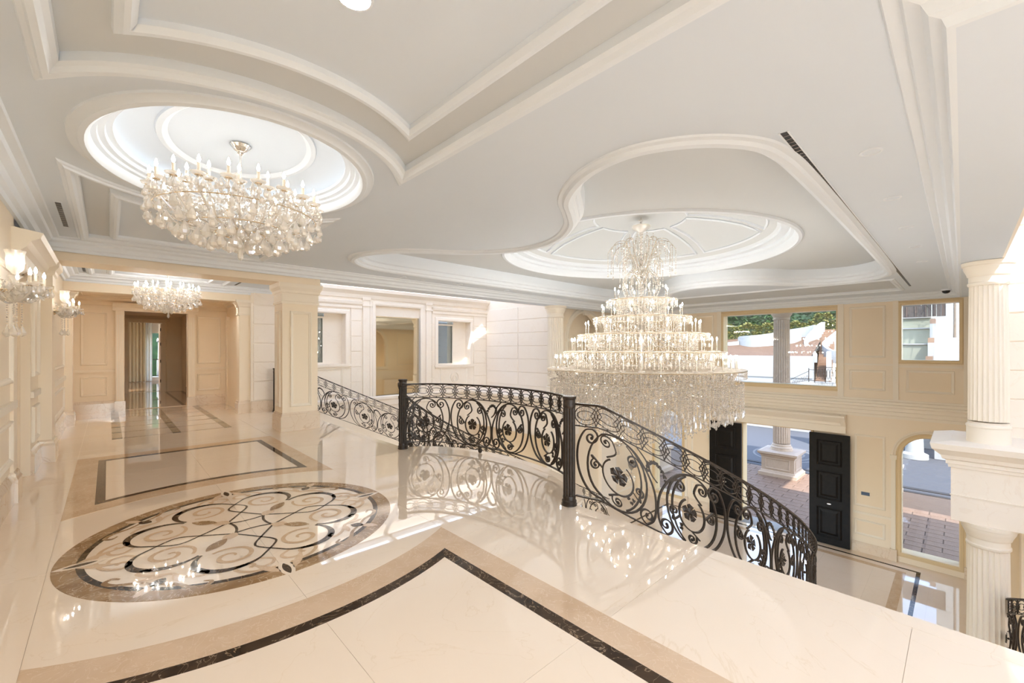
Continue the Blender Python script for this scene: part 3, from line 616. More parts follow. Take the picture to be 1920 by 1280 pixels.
# blind windows: deep reveals with a pane, dark opening and a curtain edge behind
def niche_window(n, a0, b0, a1, b1, dark, label_m):
    wd = struct('window_%d' % n, MB().box(a0, YF + 0.30, b0 - 0.02, a1, YF + 0.5, b0), M_STONE)
    MB().box(a0 - 0.0, YF + 0.55, b0, a0 + 0.02, YF + 0.3, b1).build('reveal', M_STONE, wd)
    x1 = a0 + (a1 - a0) * 0.60
    MB().plate(rect(x1, b0, a1 + 0.05, b1 + 0.1), [], WY(YF + 0.30), 0.04).build('reveal_panel', M_STONE, wd)
    MB().sweep(rect(a0, b0, x1, b1 - 0.10), [(0, 0), (0, 0.03), (0.05, 0.03), (0.05, 0)], WY(YF + 0.30), True).build('window_frame', M_STONE, wd)
    MB().plate(rect(a0, b0, x1, b1), [], WY(YF + 0.33), 0.006).build('pane', M_PANE2, wd)
    MB().box(x1 - 0.22, YF + 0.36, b0, x1, YF + 0.39, b1).build('curtain_edge', M_PLASTIC, wd)
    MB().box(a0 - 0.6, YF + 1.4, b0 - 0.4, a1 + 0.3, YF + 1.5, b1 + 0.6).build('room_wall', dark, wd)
    MB().box(a0 - 0.6, YF + 0.5, b1 - 0.02, a1 + 0.3, YF + 1.4, b1).build('room_ceiling', M_CEIL, wd)
    casing(wd, WF, a0, b0, a1, b1, 0.13)
    MB().box(a0 - 0.16, YF - 0.07, b0 - 0.07, a1 + 0.16, YF, b0 - 0.0).build('sill', M_STONE, wd)
    return wd
M_ROOMWALL = mat('room_wall_grey', (0.38, 0.38, 0.38), 0.6)
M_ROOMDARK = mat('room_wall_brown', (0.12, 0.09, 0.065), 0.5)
w1 = niche_window(1, 4.05, 1.15, 5.42, 2.72, M_ROOMDARK, ''); w2 = niche_window(2, 8.86, 1.02, 10.36, 2.66, M_ROOMWALL, '')
for z in (1.3, 1.75, 2.2): MB().box(8.86, YF + 1.38, z, 9.9, YF + 1.4, z + 0.015).build('shelf_line', M_VENT, w2)
MB().box(9.25, YF + 1.30, 1.0, 9.62, YF + 1.39, 2.3).build('cupboard', M_WHITE, w2)
random.seed(5)
gl = thing('crystal_light', 'glittering crystal light fitting glimpsed through the window beside the pillar', 'chandelier', (4.6, YF + 0.9, 2.5))
for c in range(14):
    for r in range(7):
        mb = MB(); x, y, z = 4.15 + 0.06 * c, YF + 0.8 + 0.05 * (c % 4), 2.40 - 0.17 * r - 0.03 * (c % 3)
        mb.add([(x + 0.022, y, z), (x, y + 0.022, z), (x - 0.022, y, z), (x, y - 0.022, z), (x, y, z + 0.07), (x, y, z - 0.06)], [(0, 1, 4), (1, 2, 4), (2, 3, 4), (3, 0, 4), (1, 0, 5), (2, 1, 5), (3, 2, 5), (0, 3, 5)]); mb.build('crystal', M_BRASS if (c + r) % 3 else M_CHROME, gl)
for k in range(10): z = 1.4 + 0.09 * (k * 7 % 10); MB().lathe([(0.004, z), (0.012, z + 0.015), (0.004, z + 0.045)], 4.2 + 0.08 * k, YF + 0.72, 8).build('bulb', M_BULB, gl)
MB().box(4.1, YF + 0.78, 2.46, 5.0, YF + 1.0, 2.5).build('frame', M_BRASS, gl)
panel(ws_, WF, 8.98, 0.20, 10.22, 0.92, 1.2, M_STONE); panel(ws_, WF, 4.15, 0.2, 5.35, 1.02, 1.2, M_STONE)
# carved ring ornament under the second window
MB().tube([(9.62 + 0.17 * cos(a), YF - 0.012, 0.55 + 0.19 * sin(a)) for a in [2 * pi * i / 20 for i in range(20)]], 0.022, 5, True).tube([(9.62 + 0.09 * cos(a), YF - 0.012, 0.50 + 0.10 * sin(a)) for a in [2 * pi * i / 14 for i in range(14)]], 0.02, 5, True).build('carved_ornament', M_STONE, ws_)
# tall mirror panel
mp_ = thing('mirror_panel', 'tall bronze tinted mirror panel between the two windows of the stair wall', 'mirror', (7.27, YF, 0))
MB().plate(rect(6.42, 0.02, 8.12, 2.72), [], WY(YF + 0.10), 0.03).build('mirror_glass', M_MIRROR, mp_)
MB().plate(rect(6.42, 2.72, 8.12, 3.06), [], WY(YF + 0.09), 0.03).build('head_panel', M_STONE, mp_)
MB().sweep(rect(6.42, 0.02, 8.12, 3.06), [(0.005, -0.095), (0.005, 0.03), (-0.04, 0.05), (-0.10, 0.045), (-0.12, 0.02), (-0.20, 0.02), (-0.20, 0)], WF, True).build('frame', M_STONE, mp_)
for (a0, a1) in ((5.98, 6.20), (8.34, 8.56)):
    MB().box(a0, YF - 0.05, 0.0, a1, YF, 3.4).build('pilaster_strip', M_STONE, ws_)
    for (q0, q1) in ((3.0, 3.06), (3.2, 3.3)): MB().box(a0 - 0.03, YF - 0.08, q0, a1 + 0.03, YF, q1).build('pilaster_cap', M_STONE, ws_)
for (a0, a1) in ((5.58, 5.95), (8.58, 8.72), (10.52, 11.18)): blocks(ws_, WF, a0, a1, 0.06, 0.49, 6)
for (a0, a1) in ((3.4, 5.95), (8.6, 11.2)):
    MB().prism([(YF, 2.92), (YF - 0.05, 2.92), (YF - 0.05, 3.0), (YF - 0.10, 3.05), (YF - 0.12, 3.12), (YF, 3.16)], lambda a, p, q: (a, p, q), a0, a1).build('stair_cornice', M_STONE, ws_)
MB().prism([(YF, 3.25), (YF - 0.06, 3.25), (YF - 0.10, 3.36), (YF - 0.22, 3.46), (YF - 0.24, 3.56), (YF, 3.6)], lambda a, p, q: (a, p, q), 2.6, 11.2).build('stair_cornice', M_STONE, ws_)
MB().prism([(YF, 0.06), (YF - 0.03, 0.06), (YF - 0.06, 0.02), (YF - 0.06, -0.06), (YF - 0.03, -0.1), (YF - 0.03, -0.26), (YF, -0.3)], lambda a, p, q: (a, p, q), 3.4, 11.2).build('string_course', M_STONE, ws_)
wj = struct('wall_return', MB().box(2.62, 12.35, 0, 3.42, 12.7, 4.9).box(3.30, 12.7, -0.5, 3.42, YF, 4.9), M_STONE)
blocks(wj, WY(12.35), 2.66, 3.36, 0.30, 0.485, 6); MB().box(2.62, 12.31, 0, 3.42, 12.35, 0.29).build('skirting', M_BASE, wj)
# end walls X = 11.2 with a deep ledge on columns below, both stair wells
COLX, COLN, COLF = 10.35, -0.285, 9.22
for nm, ya, yb, yc, s in (('wall_end', 9.62, YF, COLF, 1), ('wall_end', -4.35, -0.45, COLN, -1)):
    we = struct(nm, MB().box(11.2, ya, -0.1, 11.5, yb, 4.9), M_STONE)
    n = 6 if s > 0 else 9
    blocks(we, WX(11.2), ya + 0.02, yb - 0.02, 0.26, 0.49, n, 2 if s > 0 else 3)
    y0, y1 = (yc - 0.42, yb) if s > 0 else (ya, yc + 0.42)
    MB().box(10.10, y0, -1.20, 11.4, y1, -0.06).build('entablature', M_STONE, we)
    MB().box(10.085, y0 - 0.012, -0.79, 10.11, y1 + 0.012, -0.775).build('fascia_joint', M_STONE, we)
    MB().sweep([(11.4, y1), (10.10, y1), (10.10, y0), (11.4, y0)],
               [(0.004, 0.10), (-0.24, 0.06), (-0.22, -0.03), (-0.20, -0.05), (-0.12, -0.13), (-0.10, -0.19), (-0.06, -0.21), (-0.06, -0.27), (-0.035, -0.28), (-0.03, -0.33), (0.004, -0.34)], XY(0)).build('entablature_cornice', M_STONE, we)
    MB().box(10.10, y0, 0.04, 11.4, y1, 0.10).build('ledge_top', M_STONE, we)
    MB().box(11.9, ya - (0.13 if s > 0 else 0), ZL, 12.1, yb, -0.3).build('passage_wall', M_PANEL, we)
# fluted columns, two storeys
def fluted(name, label, x, y, z0, z1, r, m, group=None, base_h=0.30, cat='column', plain=True):
    t = thing(name, label, cat, (x, y, z0), group); hcap = 0.34
    if plain: MB().lathe([(r * 1.07, z0), (r * 1.06, z0 + base_h - 0.06), (r * 1.10, z0 + base_h - 0.05), (r * 1.10, z0 + base_h - 0.02), (r * 1.0, z0 + base_h)], x, y, 48).build('base', m, t, True)
    else: MB().lathe([(r * 1.30, z0), (r * 1.30, z0 + 0.09), (r * 1.22, z0 + 0.10), (r * 1.26, z0 + 0.14), (r * 1.20, z0 + 0.19), (r * 1.08, z0 + 0.21), (r * 1.10, z0 + base_h - 0.03), (r * 1.02, z0 + base_h)], x, y, 48).build('base', m, t, True)
    zt = z1 - hcap
    MB().lathe([(r * 0.97, z0 + base_h), (r, z0 + base_h + 0.03)], x, y, 96).lathe([(r, z0 + base_h + 0.05), (r * 0.985, (z0 + zt) / 2), (r * 0.93, zt - 0.04)], x, y, 96, 24, r * 0.085).build('shaft', m, t)
    MB().lathe([(r * 0.95, zt - 0.05), (r * 1.02, zt - 0.03), (r * 1.02, zt), (r * 0.96, zt + 0.015), (r * 0.96, zt + 0.10), (r * 1.03, zt + 0.115), (r * 1.05, zt + 0.14), (r * 1.18, zt + 0.21), (r * 1.22, zt + 0.235), (r * 1.22, zt + 0.27), (r * 1.30, zt + 0.28), (r * 1.32, z1)], x, y, 48).build('capital', m, t, True)
    return t
fluted('fluted_column', 'upper fluted cream column on the ledge, sunlit capital, beside the white block wall', COLX, COLN, 0.10, 3.015, 0.232, M_COLUMN)
fluted('fluted_column', 'lower fluted cream column under the heavy ledge beside the arched window', COLX, COLN, ZL, -1.20, 0.250, M_COLUMN)
fluted('fluted_column', 'far upper fluted cream column beside the arched niche', COLX + 0.35, COLF, 0.10, 3.02, 0.275, M_COLUMN)
fluted('fluted_column', 'far lower fluted column under the ledge behind the middle newel post', COLX + 0.35, COLF, ZL, -1.20, 0.30, M_COLUMN)

# ================================================================== SIDE AND FRONT WALLS OF THE HALL
YS = 9.75
for (ys, sg) in ((YS, -1), (-0.70, 1)):
    Q = WY(ys, sg); bx = lambda x0, x1, d, z0, z1: MB().box(x0, min(ys, ys + sg * d), z0, x1, max(ys, ys + sg * d), z1)
    sd = struct('wall_side', MB().plate(rect(11.2 if sg < 0 else 11.5, ZL, 16.8, 3.2), [arch(12.0, 0.42, 14.0, 1.97)], Q, 0.2).box(11.7, ys - sg * 0.55, 0.2, 14.6, ys - sg * 0.6, 3.2), M_WALL)
    MB().sweep(arch(12.0, 0.42, 14.0, 1.97), [(0.005, -0.195), (0.005, 0.03), (-0.05, 0.05), (-0.10, 0.03), (-0.17, 0.04), (-0.20, 0)], Q, True).build('niche_moulding', M_TRIM, sd)
    for a in (11.84, 13.9): bx(a, a + 0.28, 0.07, 1.88, 1.98).build('impost', M_TRIM, sd)
    bx(12.88, 13.14, 0.09, 2.88, 3.16).build('keystone', M_TRIM, sd)
    bx(13.86, 14.85, 0.16, ZL, -0.5).build('pilaster', M_STONE, sd)
    bx(11.6, 16.8, 0.06, -0.46, 0.1).build('band', M_TRIM, sd)
    panel(sd, Q, 15.05, -3.5, 16.5, -1.1, 1.2); panel(sd, Q, 15.05, -4.3, 16.5, -3.75, 1.2); panel(sd, Q, 14.9, 0.5, 16.5, 2.8, 1.2)
XF = 16.8; WFR = WX(XF)
upwin = rect(2.76, 0.42, 6.18, 2.86); winR = rect(0.06, 1.29, 1.23, 2.90); winL = rect(7.77, 1.29, 8.94, 2.90)
door = rect(3.43, ZL + 0.001, 5.50, -1.06); arR = arch(0.06, -4.31, 1.23, -1.50); arL = arch(7.77, -4.31, 8.94, -1.50)
wfr = struct('wall_front', MB().plate(rect(-0.8, ZL, 9.8, 3.2), [upwin, winR, door, arR, arL], WFR, 0.40), M_WALL)
def wframe(n, loop, glass=True, wd=0.10, m=M_FRAME):
    o = struct('window_%d' % n, MB().sweep(loop, [(0.005, -0.395), (0.005, 0.02), (-0.02, 0.04), (-wd * 0.6, 0.04), (-wd * 0.75, 0.025), (-wd, 0.03), (-wd, 0)], WFR, True), m)
    if glass: MB().plate(loop, [], WX(XF + 0.12), 0.008).build('pane', M_PANE, o)
    return o
wframe(3, upwin, wd=0.14); wframe(4, winR); wframe(5, arR, wd=0.12); wframe(6, arL, wd=0.12)
panel(wfr, WFR, 7.8, 1.35, 8.9, 2.91, 1.15, M_TRIM, M_PANEL)
for n, lo in ((5, (0.06, 1.23)), (6, (7.77, 8.94))):
    c = (lo[0] + lo[1]) / 2
    MB().sweep([(c + 0.80 * cos(a), -1.5 + 0.80 * sin(a)) for a in [pi * i / 24 for i in range(25)]], [(0, 0), (0, 0.03), (0.03, 0.05), (0.06, 0.025), (0.09, 0.02), (0.09, 0)], WFR).build('arch_moulding', M_TRIM, wfr)
    for sgn in (-1, 1):
        a = c + sgn * 0.755; MB().box(XF - 0.05, a - 0.05, -4.3, XF, a + 0.05, -1.6).build('arch_pilaster', M_TRIM, wfr); MB().box(XF - 0.08, a - 0.075, -1.62, XF, a + 0.075, -1.5).build('impost', M_TRIM, wfr)
        MB().box(XF - 0.09, a - 0.08, ZL, XF, a + 0.08, -4.26).build('pilaster_base', M_BASE, wfr)
def mir(f): f(lambda a: a); f(lambda a: 2 * CY - 0.03 - a)
def front_panels(g):
    def pn(a0, b0, a1, b1): a0, a1 = sorted((g(a0), g(a1))); panel(wfr, WFR, a0, b0, a1, b1, 1.15, M_TRIM, M_PANEL)
    pn(1.58, 1.35, 2.43, 2.91); pn(1.58, 0.36, 2.43, 0.97); pn(0.15, 0.36, 1.13, 1.0); pn(1.58, -3.2, 2.31, -1.0); pn(1.58, -4.08, 2.31, -3.6)
    def bx(a0, a1, b0, b1, d, nm): a0, a1 = sorted((g(a0), g(a1))); MB().box(XF - d, a0, b0, XF, a1, b1).build(nm, M_TRIM, wfr)
    bx(2.57, 2.72, 0.10, 3.03, 0.05, 'pilaster_strip'); bx(1.29, 1.41, 0.10, 3.03, 0.05, 'pilaster_strip'); bx(-0.12, -0.02, 0.10, 3.03, 0.05, 'pilaster_strip')
    bx(1.41, 2.57, 1.12, 1.17, 0.03, 'mid_rail'); bx(0.0, 1.29, 1.08, 1.14, 0.03, 'mid_rail'); bx(1.45, 2.34, -3.44, -3.37, 0.03, 'dado_rail')
    a0, a1 = sorted((g(1.46), g(2.36)))
    struct('baseboard_front', MB().prism([(XF, ZL), (XF - 0.06, ZL), (XF - 0.06, ZL + 0.24), (XF - 0.03, ZL + 0.28), (XF, ZL + 0.30)], lambda a, p, q: (p, a, q), a0, a1), M_BASE)
mir(front_panels)
MB().prism([(XF, 0.12), (XF - 0.05, 0.12), (XF - 0.06, 0.07), (XF - 0.10, 0.05), (XF - 0.10, -0.02), (XF - 0.14, -0.04), (XF - 0.14, -0.10), (XF - 0.10, -0.13), (XF - 0.10, -0.22), (XF - 0.07, -0.24), (XF - 0.07, -0.34), (XF - 0.04, -0.36), (XF - 0.04, -0.44), (XF, -0.44)], lambda a, p, q: (p, a, q), -0.1, 9.1).build('front_cornice', M_TRIM, wfr)
hood = [(0.0, -1.02), (0.16, -1.02), (0.16, -0.80), (0.19, -0.78), (0.19, -0.70), (0.24, -0.66), (0.33, -0.56), (0.36, -0.52), (0.36, -0.47), (0.30, -0.44), (0.0, -0.44)]
HD = MB().sweep([(XF, 2.62), (XF - 0.001, 2.62), (XF - 0.001, 6.35), (XF, 6.35)][1:3], [(o, h) for o, h in hood], XY(0)).prism([(XF, -1.02), (XF - 0.16, -1.02), (XF - 0.16, -0.80), (XF - 0.36, -0.52), (XF - 0.36, -0.47), (XF, -0.44)], lambda a, p, q: (p, a, q), 2.50, 2.62).prism([(XF, -1.02), (XF - 0.16, -1.02), (XF - 0.16, -0.80), (XF - 0.36, -0.52), (XF - 0.36, -0.47), (XF, -0.44)], lambda a, p, q: (p, a, q), 6.35, 6.47)
HD.build('door_hood', M_TRIM, wfr)
MB().sweep([(3.43, ZL), (3.43, -1.06), (5.50, -1.06), (5.50, ZL)], [(-0.005, -0.395), (-0.005, 0.02), (0.06, 0.03), (0.08, 0.0)], WFR).build('door_casing', M_FRAME, wfr)
MB().box(XF - 0.2, 3.43, ZL - 0.004, XF + 0.6, 5.5, ZL + 0.004).build('threshold', M_WHITE, wfr)
def leaf(n, y0, y1, kn):
    x = XF - 0.13; d = struct('door_%d' % n, MB().box(x - 0.06, y0, ZL + 0.02, x, y1, -1.08), M_BLACKWOOD)
    a0, a1 = y0 + 0.20, y1 - 0.20
    for b0, b1 in ((-4.36, -3.42), (-3.16, -2.28), (-2.08, -1.28)):
        MB().sweep(rect(a0, b0, a1, b1), [(0, 0.0), (0, 0.022), (0.02, 0.03), (0.045, 0.02), (0.05, 0.004), (0.09, 0.004), (0.15, 0.02)], WX(x - 0.06), True).plate(rect(a0 + 0.15, b0 + 0.15, a1 - 0.15, b1 - 0.15), [], WX(x - 0.06), 0, 0.02).build('door_panel', M_BLACKWOOD, d)
    MB().sweep(ell((y0 + y1) / 2, -3.29, 0.07, 0.035, 20), [(0.0, 0.0), (0.01, 0.03), (0.035, 0.04)], WX(x - 0.06), True).plate(ell((y0 + y1) / 2, -3.29, 0.04, 0.012, 16), [], WX(x - 0.06), 0, 0.04).build('door_handle', M_CHROME, d, True, 'oval silver handle')
    return d
leaf(1, 2.39, 3.44, 1); leaf(2, 5.50, 6.62, 0)
for (a, b, w_, h_, lab) in ((2.04, -2.80, 0.20, 0.10, 'small dark wall screen right of the entrance door'), (6.80, -2.72, 0.24, 0.13, 'small dark wall screen left of the entrance door')):
    t = thing('wall_screen', lab, 'screen', (XF, a, b)); MB().box(XF - 0.02, a - w_ / 2 - 0.02, b - h_ / 2 - 0.02, XF, a + w_ / 2 + 0.02, b + h_ / 2 + 0.02).build('bezel', M_PLASTIC, t); MB().box(XF - 0.025, a - w_ / 2, b - h_ / 2, XF - 0.02, a + w_ / 2, b + h_ / 2).build('display', M_SCREEN, t)
for (a, b, lab) in ((2.27, -2.78, 'ivory double light switch between the black door and the wall screen'), (6.75, -1.75, 'ivory switch plate on the wall above the left screen')):
    t = thing('light_switch', lab, 'switch', (XF, a, b)); MB().box(XF - 0.012, a - 0.045, b - 0.08, XF, a + 0.045, b + 0.08).build('plate', M_PLASTIC, t)
    for q in (-0.035, 0.035): MB().box(XF - 0.02, a - 0.025, b + q - 0.025, XF - 0.012, a + 0.025, b + q + 0.025).build('rocker', M_TRIM, t)

# ================================================================== STAIRS
IN = [(3.50, 2.76), (3.56, 2.48), (3.76, 2.20), (4.12, 1.93), (4.62, 1.69), (5.20, 1.53), (5.85, 1.44), (6.55, 1.43), (7.70, 1.53), (9.00, 1.78), (10.3, 2.12)]
OUT = [(3.42, -3.10), (4.2, -3.10), (5.2, -3.02), (6.4, -2.60), (7.5, -1.95), (8.5, -1.22), (9.3, -0.72), (9.9, -0.52), (10.5, -0.50), (11.3, -0.62)]
def dens(P, n):
    q = catmull(P, 16); L = [0]
    for a, b in zip(q, q[1:]): L.append(L[-1] + hypot(b[0] - a[0], b[1] - a[1]))
    return q, L
def atlen(q, L, s):
    s = max(0, min(L[-1], s)); lo, hi = 0, len(L) - 1
    while hi - lo > 1:
        m = (lo + hi) // 2
        if L[m] <= s: lo = m
        else: hi = m
    t = (s - L[lo]) / max(1e-9, L[hi] - L[lo]); a, b = q[lo], q[hi]
    d = hypot(b[0] - a[0], b[1] - a[1]) or 1
    return a[0] + (b[0] - a[0]) * t, a[1] + (b[1] - a[1]) * t, (b[0] - a[0]) / d, (b[1] - a[1]) / d
NST = 26
def stairs(label, sgn):
    t = thing('staircase', label, 'staircase', (XE, CY + sgn * 4, ZL)); fy = (lambda y: y) if sgn < 0 else (lambda y: 2 * CY - y)
    qi, Li = dens(IN, 1); qo, Lo = dens(OUT, 1); rise = -ZL / (NST + 1)
    for k in range(NST):
        a = atlen(qi, Li, Li[-1] * k / NST); b = atlen(qi, Li, Li[-1] * (k + 1) / NST); c = atlen(qo, Lo, Lo[-1] * (k + 1) / NST); d = atlen(qo, Lo, Lo[-1] * k / NST)
        z = -rise * (k + 1); P = [(p[0], fy(p[1])) for p in (a, d, c, b)]
        if sgn > 0: P = P[::-1]
        MB().plate(P, [], XY(z), rise * 1.6).build('step', M_STEPS, t)
stairs('right hand curved marble staircase below the near landing edge', -1); stairs('left hand curved marble staircase beyond the balcony', 1)
struct('wall_stair', MB().plate(rect(3.3, ZL, 11.3, 4.9), [], WY(-4.35, 1), 0.3), M_STONE)
# ================================================================== WROUGHT IRON
class Rail:
    """a balustrade laid along a plan curve; s runs along it, y is height above the base line z(s)"""
    def __init__(r, q, zf): r.q = q; r.L = [0]; r.zf = zf; [r.L.append(r.L[-1] + hypot(b[0] - a[0], b[1] - a[1])) for a, b in zip(q, q[1:])]
    def P(r, s, y, d=0.0):
        x, yy, tx, ty = atlen(r.q, r.L, s); e = s - max(0, min(r.L[-1], s))
        return (x + tx * e - ty * d, yy + ty * e + tx * d, r.zf(s) + y)
def bar(mb, R, pts, w_=0.012, d_=0.014, closed=False, taper=None):
    n = len(pts); vs = []; fs = []
    for i, (s, y) in enumerate(pts):
        a = pts[i - 1] if (closed or i) else pts[i]; b = pts[(i + 1) % n] if (closed or i < n - 1) else pts[i]
        dx, dy = b[0] - a[0], b[1] - a[1]; q = hypot(dx, dy) or 1; nx, ny = -dy / q, dx / q; ww = w_ / 2 * (taper[i] if taper else 1)
        for (u, v) in ((1, 1), (-1, 1), (-1, -1), (1, -1)): vs.append(R.P(s + nx * ww * u, y + ny * ww * u, d_ / 2 * v))
    for i in range(n if closed else n - 1):
        j = (i + 1) % n
        for k in range(4): k2 = (k + 1) % 4; fs.append((i * 4 + k, j * 4 + k, j * 4 + k2, i * 4 + k2))
    if not closed: fs += [(0, 1, 2, 3), ((n - 1) * 4 + 3, (n - 1) * 4 + 2, (n - 1) * 4 + 1, (n - 1) * 4)]
    mb.add(vs, fs); return mb
def spiral(cx, cyy, r0, a0, turns, sg, n=None, r1=0.012):
    n = n or int(16 * turns) + 4
    return [(cx + (r0 + (r1 - r0) * (i / n) ** 0.8) * cos(a0 + sg * 2 * pi * turns * i / n), cyy + (r0 + (r1 - r0) * (i / n) ** 0.8) * sin(a0 + sg * 2 * pi * turns * i / n)) for i in range(n + 1)]
def blob(mb, R, s, y, r):
    a = [R.P(s + r * cos(2 * pi * k / 8), y + r * sin(2 * pi * k / 8), 0.0) for k in range(8)]; c1 = R.P(s, y, r * 0.9); c2 = R.P(s, y, -r * 0.9)
    mb.add(a + [c1, c2], [(k, (k + 1) % 8, 8) for k in range(8)] + [((k + 1) % 8, k, 9) for k in range(8)])
def flower(R, par, s, y, r=0.062):
    for side in (1, -1):
        mb = MB(); vs = []; fs = []
        for p in range(5):
            a0 = 2 * pi * p / 5 + 0.3; b = len(vs)
            prof = [(0.0, 0.0, 0.012), (0.5, -0.60, 0.026), (0.92, -0.54, 0.018), (1.05, 0.0, 0.030), (0.92, 0.54, 0.018), (0.5, 0.60, 0.026), (0.62, 0.0, 0.020)]
            for (rr, da, d) in prof: vs.append(R.P(s + r * rr * cos(a0 + da), y + r * rr * sin(a0 + da), side * d))
            fs += [(b, b + 1, b + 6), (b + 1, b + 2, b + 6), (b + 2, b + 3, b + 6), (b + 3, b + 4, b + 6), (b + 4, b + 5, b + 6), (b + 5, b, b + 6)]
        mb.add(vs, fs); blob(mb, R, s, y, r * 0.24); mb.build('flower', M_IRON, par)
        break
def leafspray(R, par, pts, r=0.022, name='leaf_spray'):
    mb = MB()
    for i, (s, y, a) in enumerate(pts):
        for da in (-0.7, 0.0, 0.7):
            c, q = cos(a + da), sin(a + da); l = r * (2.0 if da == 0 else 1.5)
            P = [(s, y), (s + c * l * 0.5 - q * r * 0.5, y + q * l * 0.5 + c * r * 0.5), (s + c * l, y + q * l), (s + c * l * 0.5 + q * r * 0.5, y + q * l * 0.5 - c * r * 0.5)]
            v = [R.P(P[0][0], P[0][1], 0.004), R.P(P[1][0], P[1][1], 0.012), R.P(P[2][0], P[2][1], 0.004), R.P(P[3][0], P[3][1], 0.012)]
            v2 = [R.P(p[0], p[1], -0.006) for p in P]
            mb.add(v + v2, [(0, 1, 2, 3), (7, 6, 5, 4), (0, 4, 5, 1), (1, 5, 6, 2), (2, 6, 7, 3), (3, 7, 4, 0)])
    mb.build(name, M_IRON, par)
YB, YM, YT = 0.10, 0.82, 1.04
def balustrade(label, q, zf, loc, s0=0.0, s1=None, flip=False, knobs=False):
    R = Rail(q, zf); Ltot = R.L[-1]; s1 = Ltot if s1 is None else s1
    t = thing('balustrade', label, 'balustrade', loc)
    n = max(2, int((s1 - s0) / 0.08)); ss = [s0 + (s1 - s0) * i / n for i in range(n + 1)]
    bar(MB(), R, [(s, YT) for s in ss], 0.022, 0.05).build('handrail', M_IRON, t)
    bar(MB(), R, [(s, YM) for s in ss], 0.012, 0.03).build('middle_rail', M_IRON, t)
    bar(MB(), R, [(s, YB) for s in ss], 0.012, 0.03).build('bottom_rail', M_IRON, t)
    # band of interlaced ovals
    nb = max(1, round((s1 - s0) / 0.225)); per = (s1 - s0) / nb; yc = (YM + YT) / 2; hb = (YT - YM) / 2
    for k in range(nb):
        c = s0 + per * (k + 0.5)
        bar(MB(), R, ell(c, yc, per * 0.56, hb * 0.86, 22), 0.0075, 0.012, True).build('oval', M_IRON, t)
        bar(MB(), R, ell(c, yc, per * 0.43, hb * 0.42, 18), 0.0070, 0.012, True).build('oval', M_IRON, t)
        tk = bar(MB(), R, [(c, YT - 0.006), (c, YT - hb * 0.2)], 0.012, 0.014); bar(tk, R, [(c, YM + 0.004), (c, YM + hb * 0.2)], 0.012, 0.014); tk.build('spacer', M_IRON, t)
        if k:
            e = s0 + per * k; lz = MB()
            for sg in (1, -1): bar(lz, R, [(e + sg * per * 0.25 * (1 - abs(2 * u - 1)) ** 1.5, YM + (YT - YM) * u) for u in [i / 12 for i in range(13)]], 0.0065, 0.012)
            lz.build('lozenge', M_IRON, t)
    # scroll panels
    nu = max(1, round((s1 - s0) / 0.80)); U = (s1 - s0) / nu; H_ = YM - YB; BW, BD = 0.0155, 0.020
    for k in range(nu):
        c = s0 + U * (k + 0.5); m = 1 if k % 2 == 0 else -1
        X = lambda x: c + m * x * U / 0.80
        Y = lambda y: YB + y * H_ / 0.72
        T = lambda pts: [(X(a), Y(b)) for a, b in pts]
        bar(MB(), R, T(ell(0.015, 0.355, 0.285, 0.35, 36)), BW, BD, True).build('ring_scroll', M_IRON, t)
        # crescent running inside the ring, then round the flower
        cr = [(0.015 + 0.275 * cos(a) * f, 0.355 + 0.335 * sin(a) * f) for a, f in [(1.25 - 2.5 * i / 14, 1.0 - 0.16 * sin(pi * i / 14)) for i in range(15)]]
        bar(MB(), R, T(cr), BW * 0.85, BD).build('crescent', M_IRON, t)
        inn = [(0.03 + (0.150 - 0.012 * i / 30) * cos(a), 0.315 + (0.165 - 0.012 * i / 30) * sin(a)) for i, a in [(i, 2.1 + 5.2 * i / 30) for i in range(31)]]
        bar(MB(), R, T(inn), BW * 0.9, BD).build('inner_ring', M_IRON, t)
        flower(R, t, X(0.035), Y(0.33), 0.088)
        # spirals: start on a ring, S over and curl up
        for (st, via, ce, r0, a0, tn, sg) in (
                ((-0.08, 0.46), (0.005, 0.54), (-0.085, 0.60), 0.072, 0.6, 1.45, 1),      # above, from the inner ring
                ((0.29, 0.42), (0.255, 0.56), (0.165, 0.545), 0.068, 0.5, 1.4, 1),        # upper right, from the ring
                ((-0.12, 0.33), (-0.225, 0.44), (-0.185, 0.355), 0.058, 2.0, 1.35, 1),    # left
                ((0.16, 0.26), (0.235, 0.19), (0.225, 0.285), 0.05, -1.4, 1.35, 1),       # right
                ((0.03, 0.155), (-0.06, 0.10), (0.025, 0.085), 0.058, 2.6, 1.35, 1)):     # below
            sp = spiral(ce[0], ce[1], r0, a0, tn, sg)
            pth = catmull([st, via, sp[0]], 5)[:-1] + sp
            mb = bar(MB(), R, T(pth), BW * 0.85, BD); blob(mb, R, X(sp[-1][0]), Y(sp[-1][1]), 0.018); mb.build('tendril', M_IRON, t)
        leafspray(R, t, [(X(0.15), Y(0.155), -1.2), (X(0.16), Y(0.17), 0.4), (X(0.135), Y(0.165), 2.4)], 0.019, 'trefoil')
        # tall cane with a curled head on one side, lens with a curled foot on the other
        cane = catmull([(-0.10, 0.005), (-0.25, 0.08), (-0.345, 0.22), (-0.385, 0.38), (-0.37, 0.55), (-0.30, 0.68), (-0.22, 0.70)], 7)[:-1] + spiral(-0.235, 0.615, 0.085, 1.35, 1.35, -1)
        mb = bar(MB(), R, T(cane), BW, BD); blob(mb, R, X(cane[-1][0]), Y(cane[-1][1]), 0.018); mb.build('scroll', M_IRON, t)
        lens = catmull([(0.03, 0.715), (0.18, 0.655), (0.30, 0.52), (0.375, 0.36), (0.39, 0.20), (0.365, 0.08), (0.30, 0.012)], 7)[:-1] + spiral(0.31, 0.10, 0.088, -1.65, 1.35, -1)
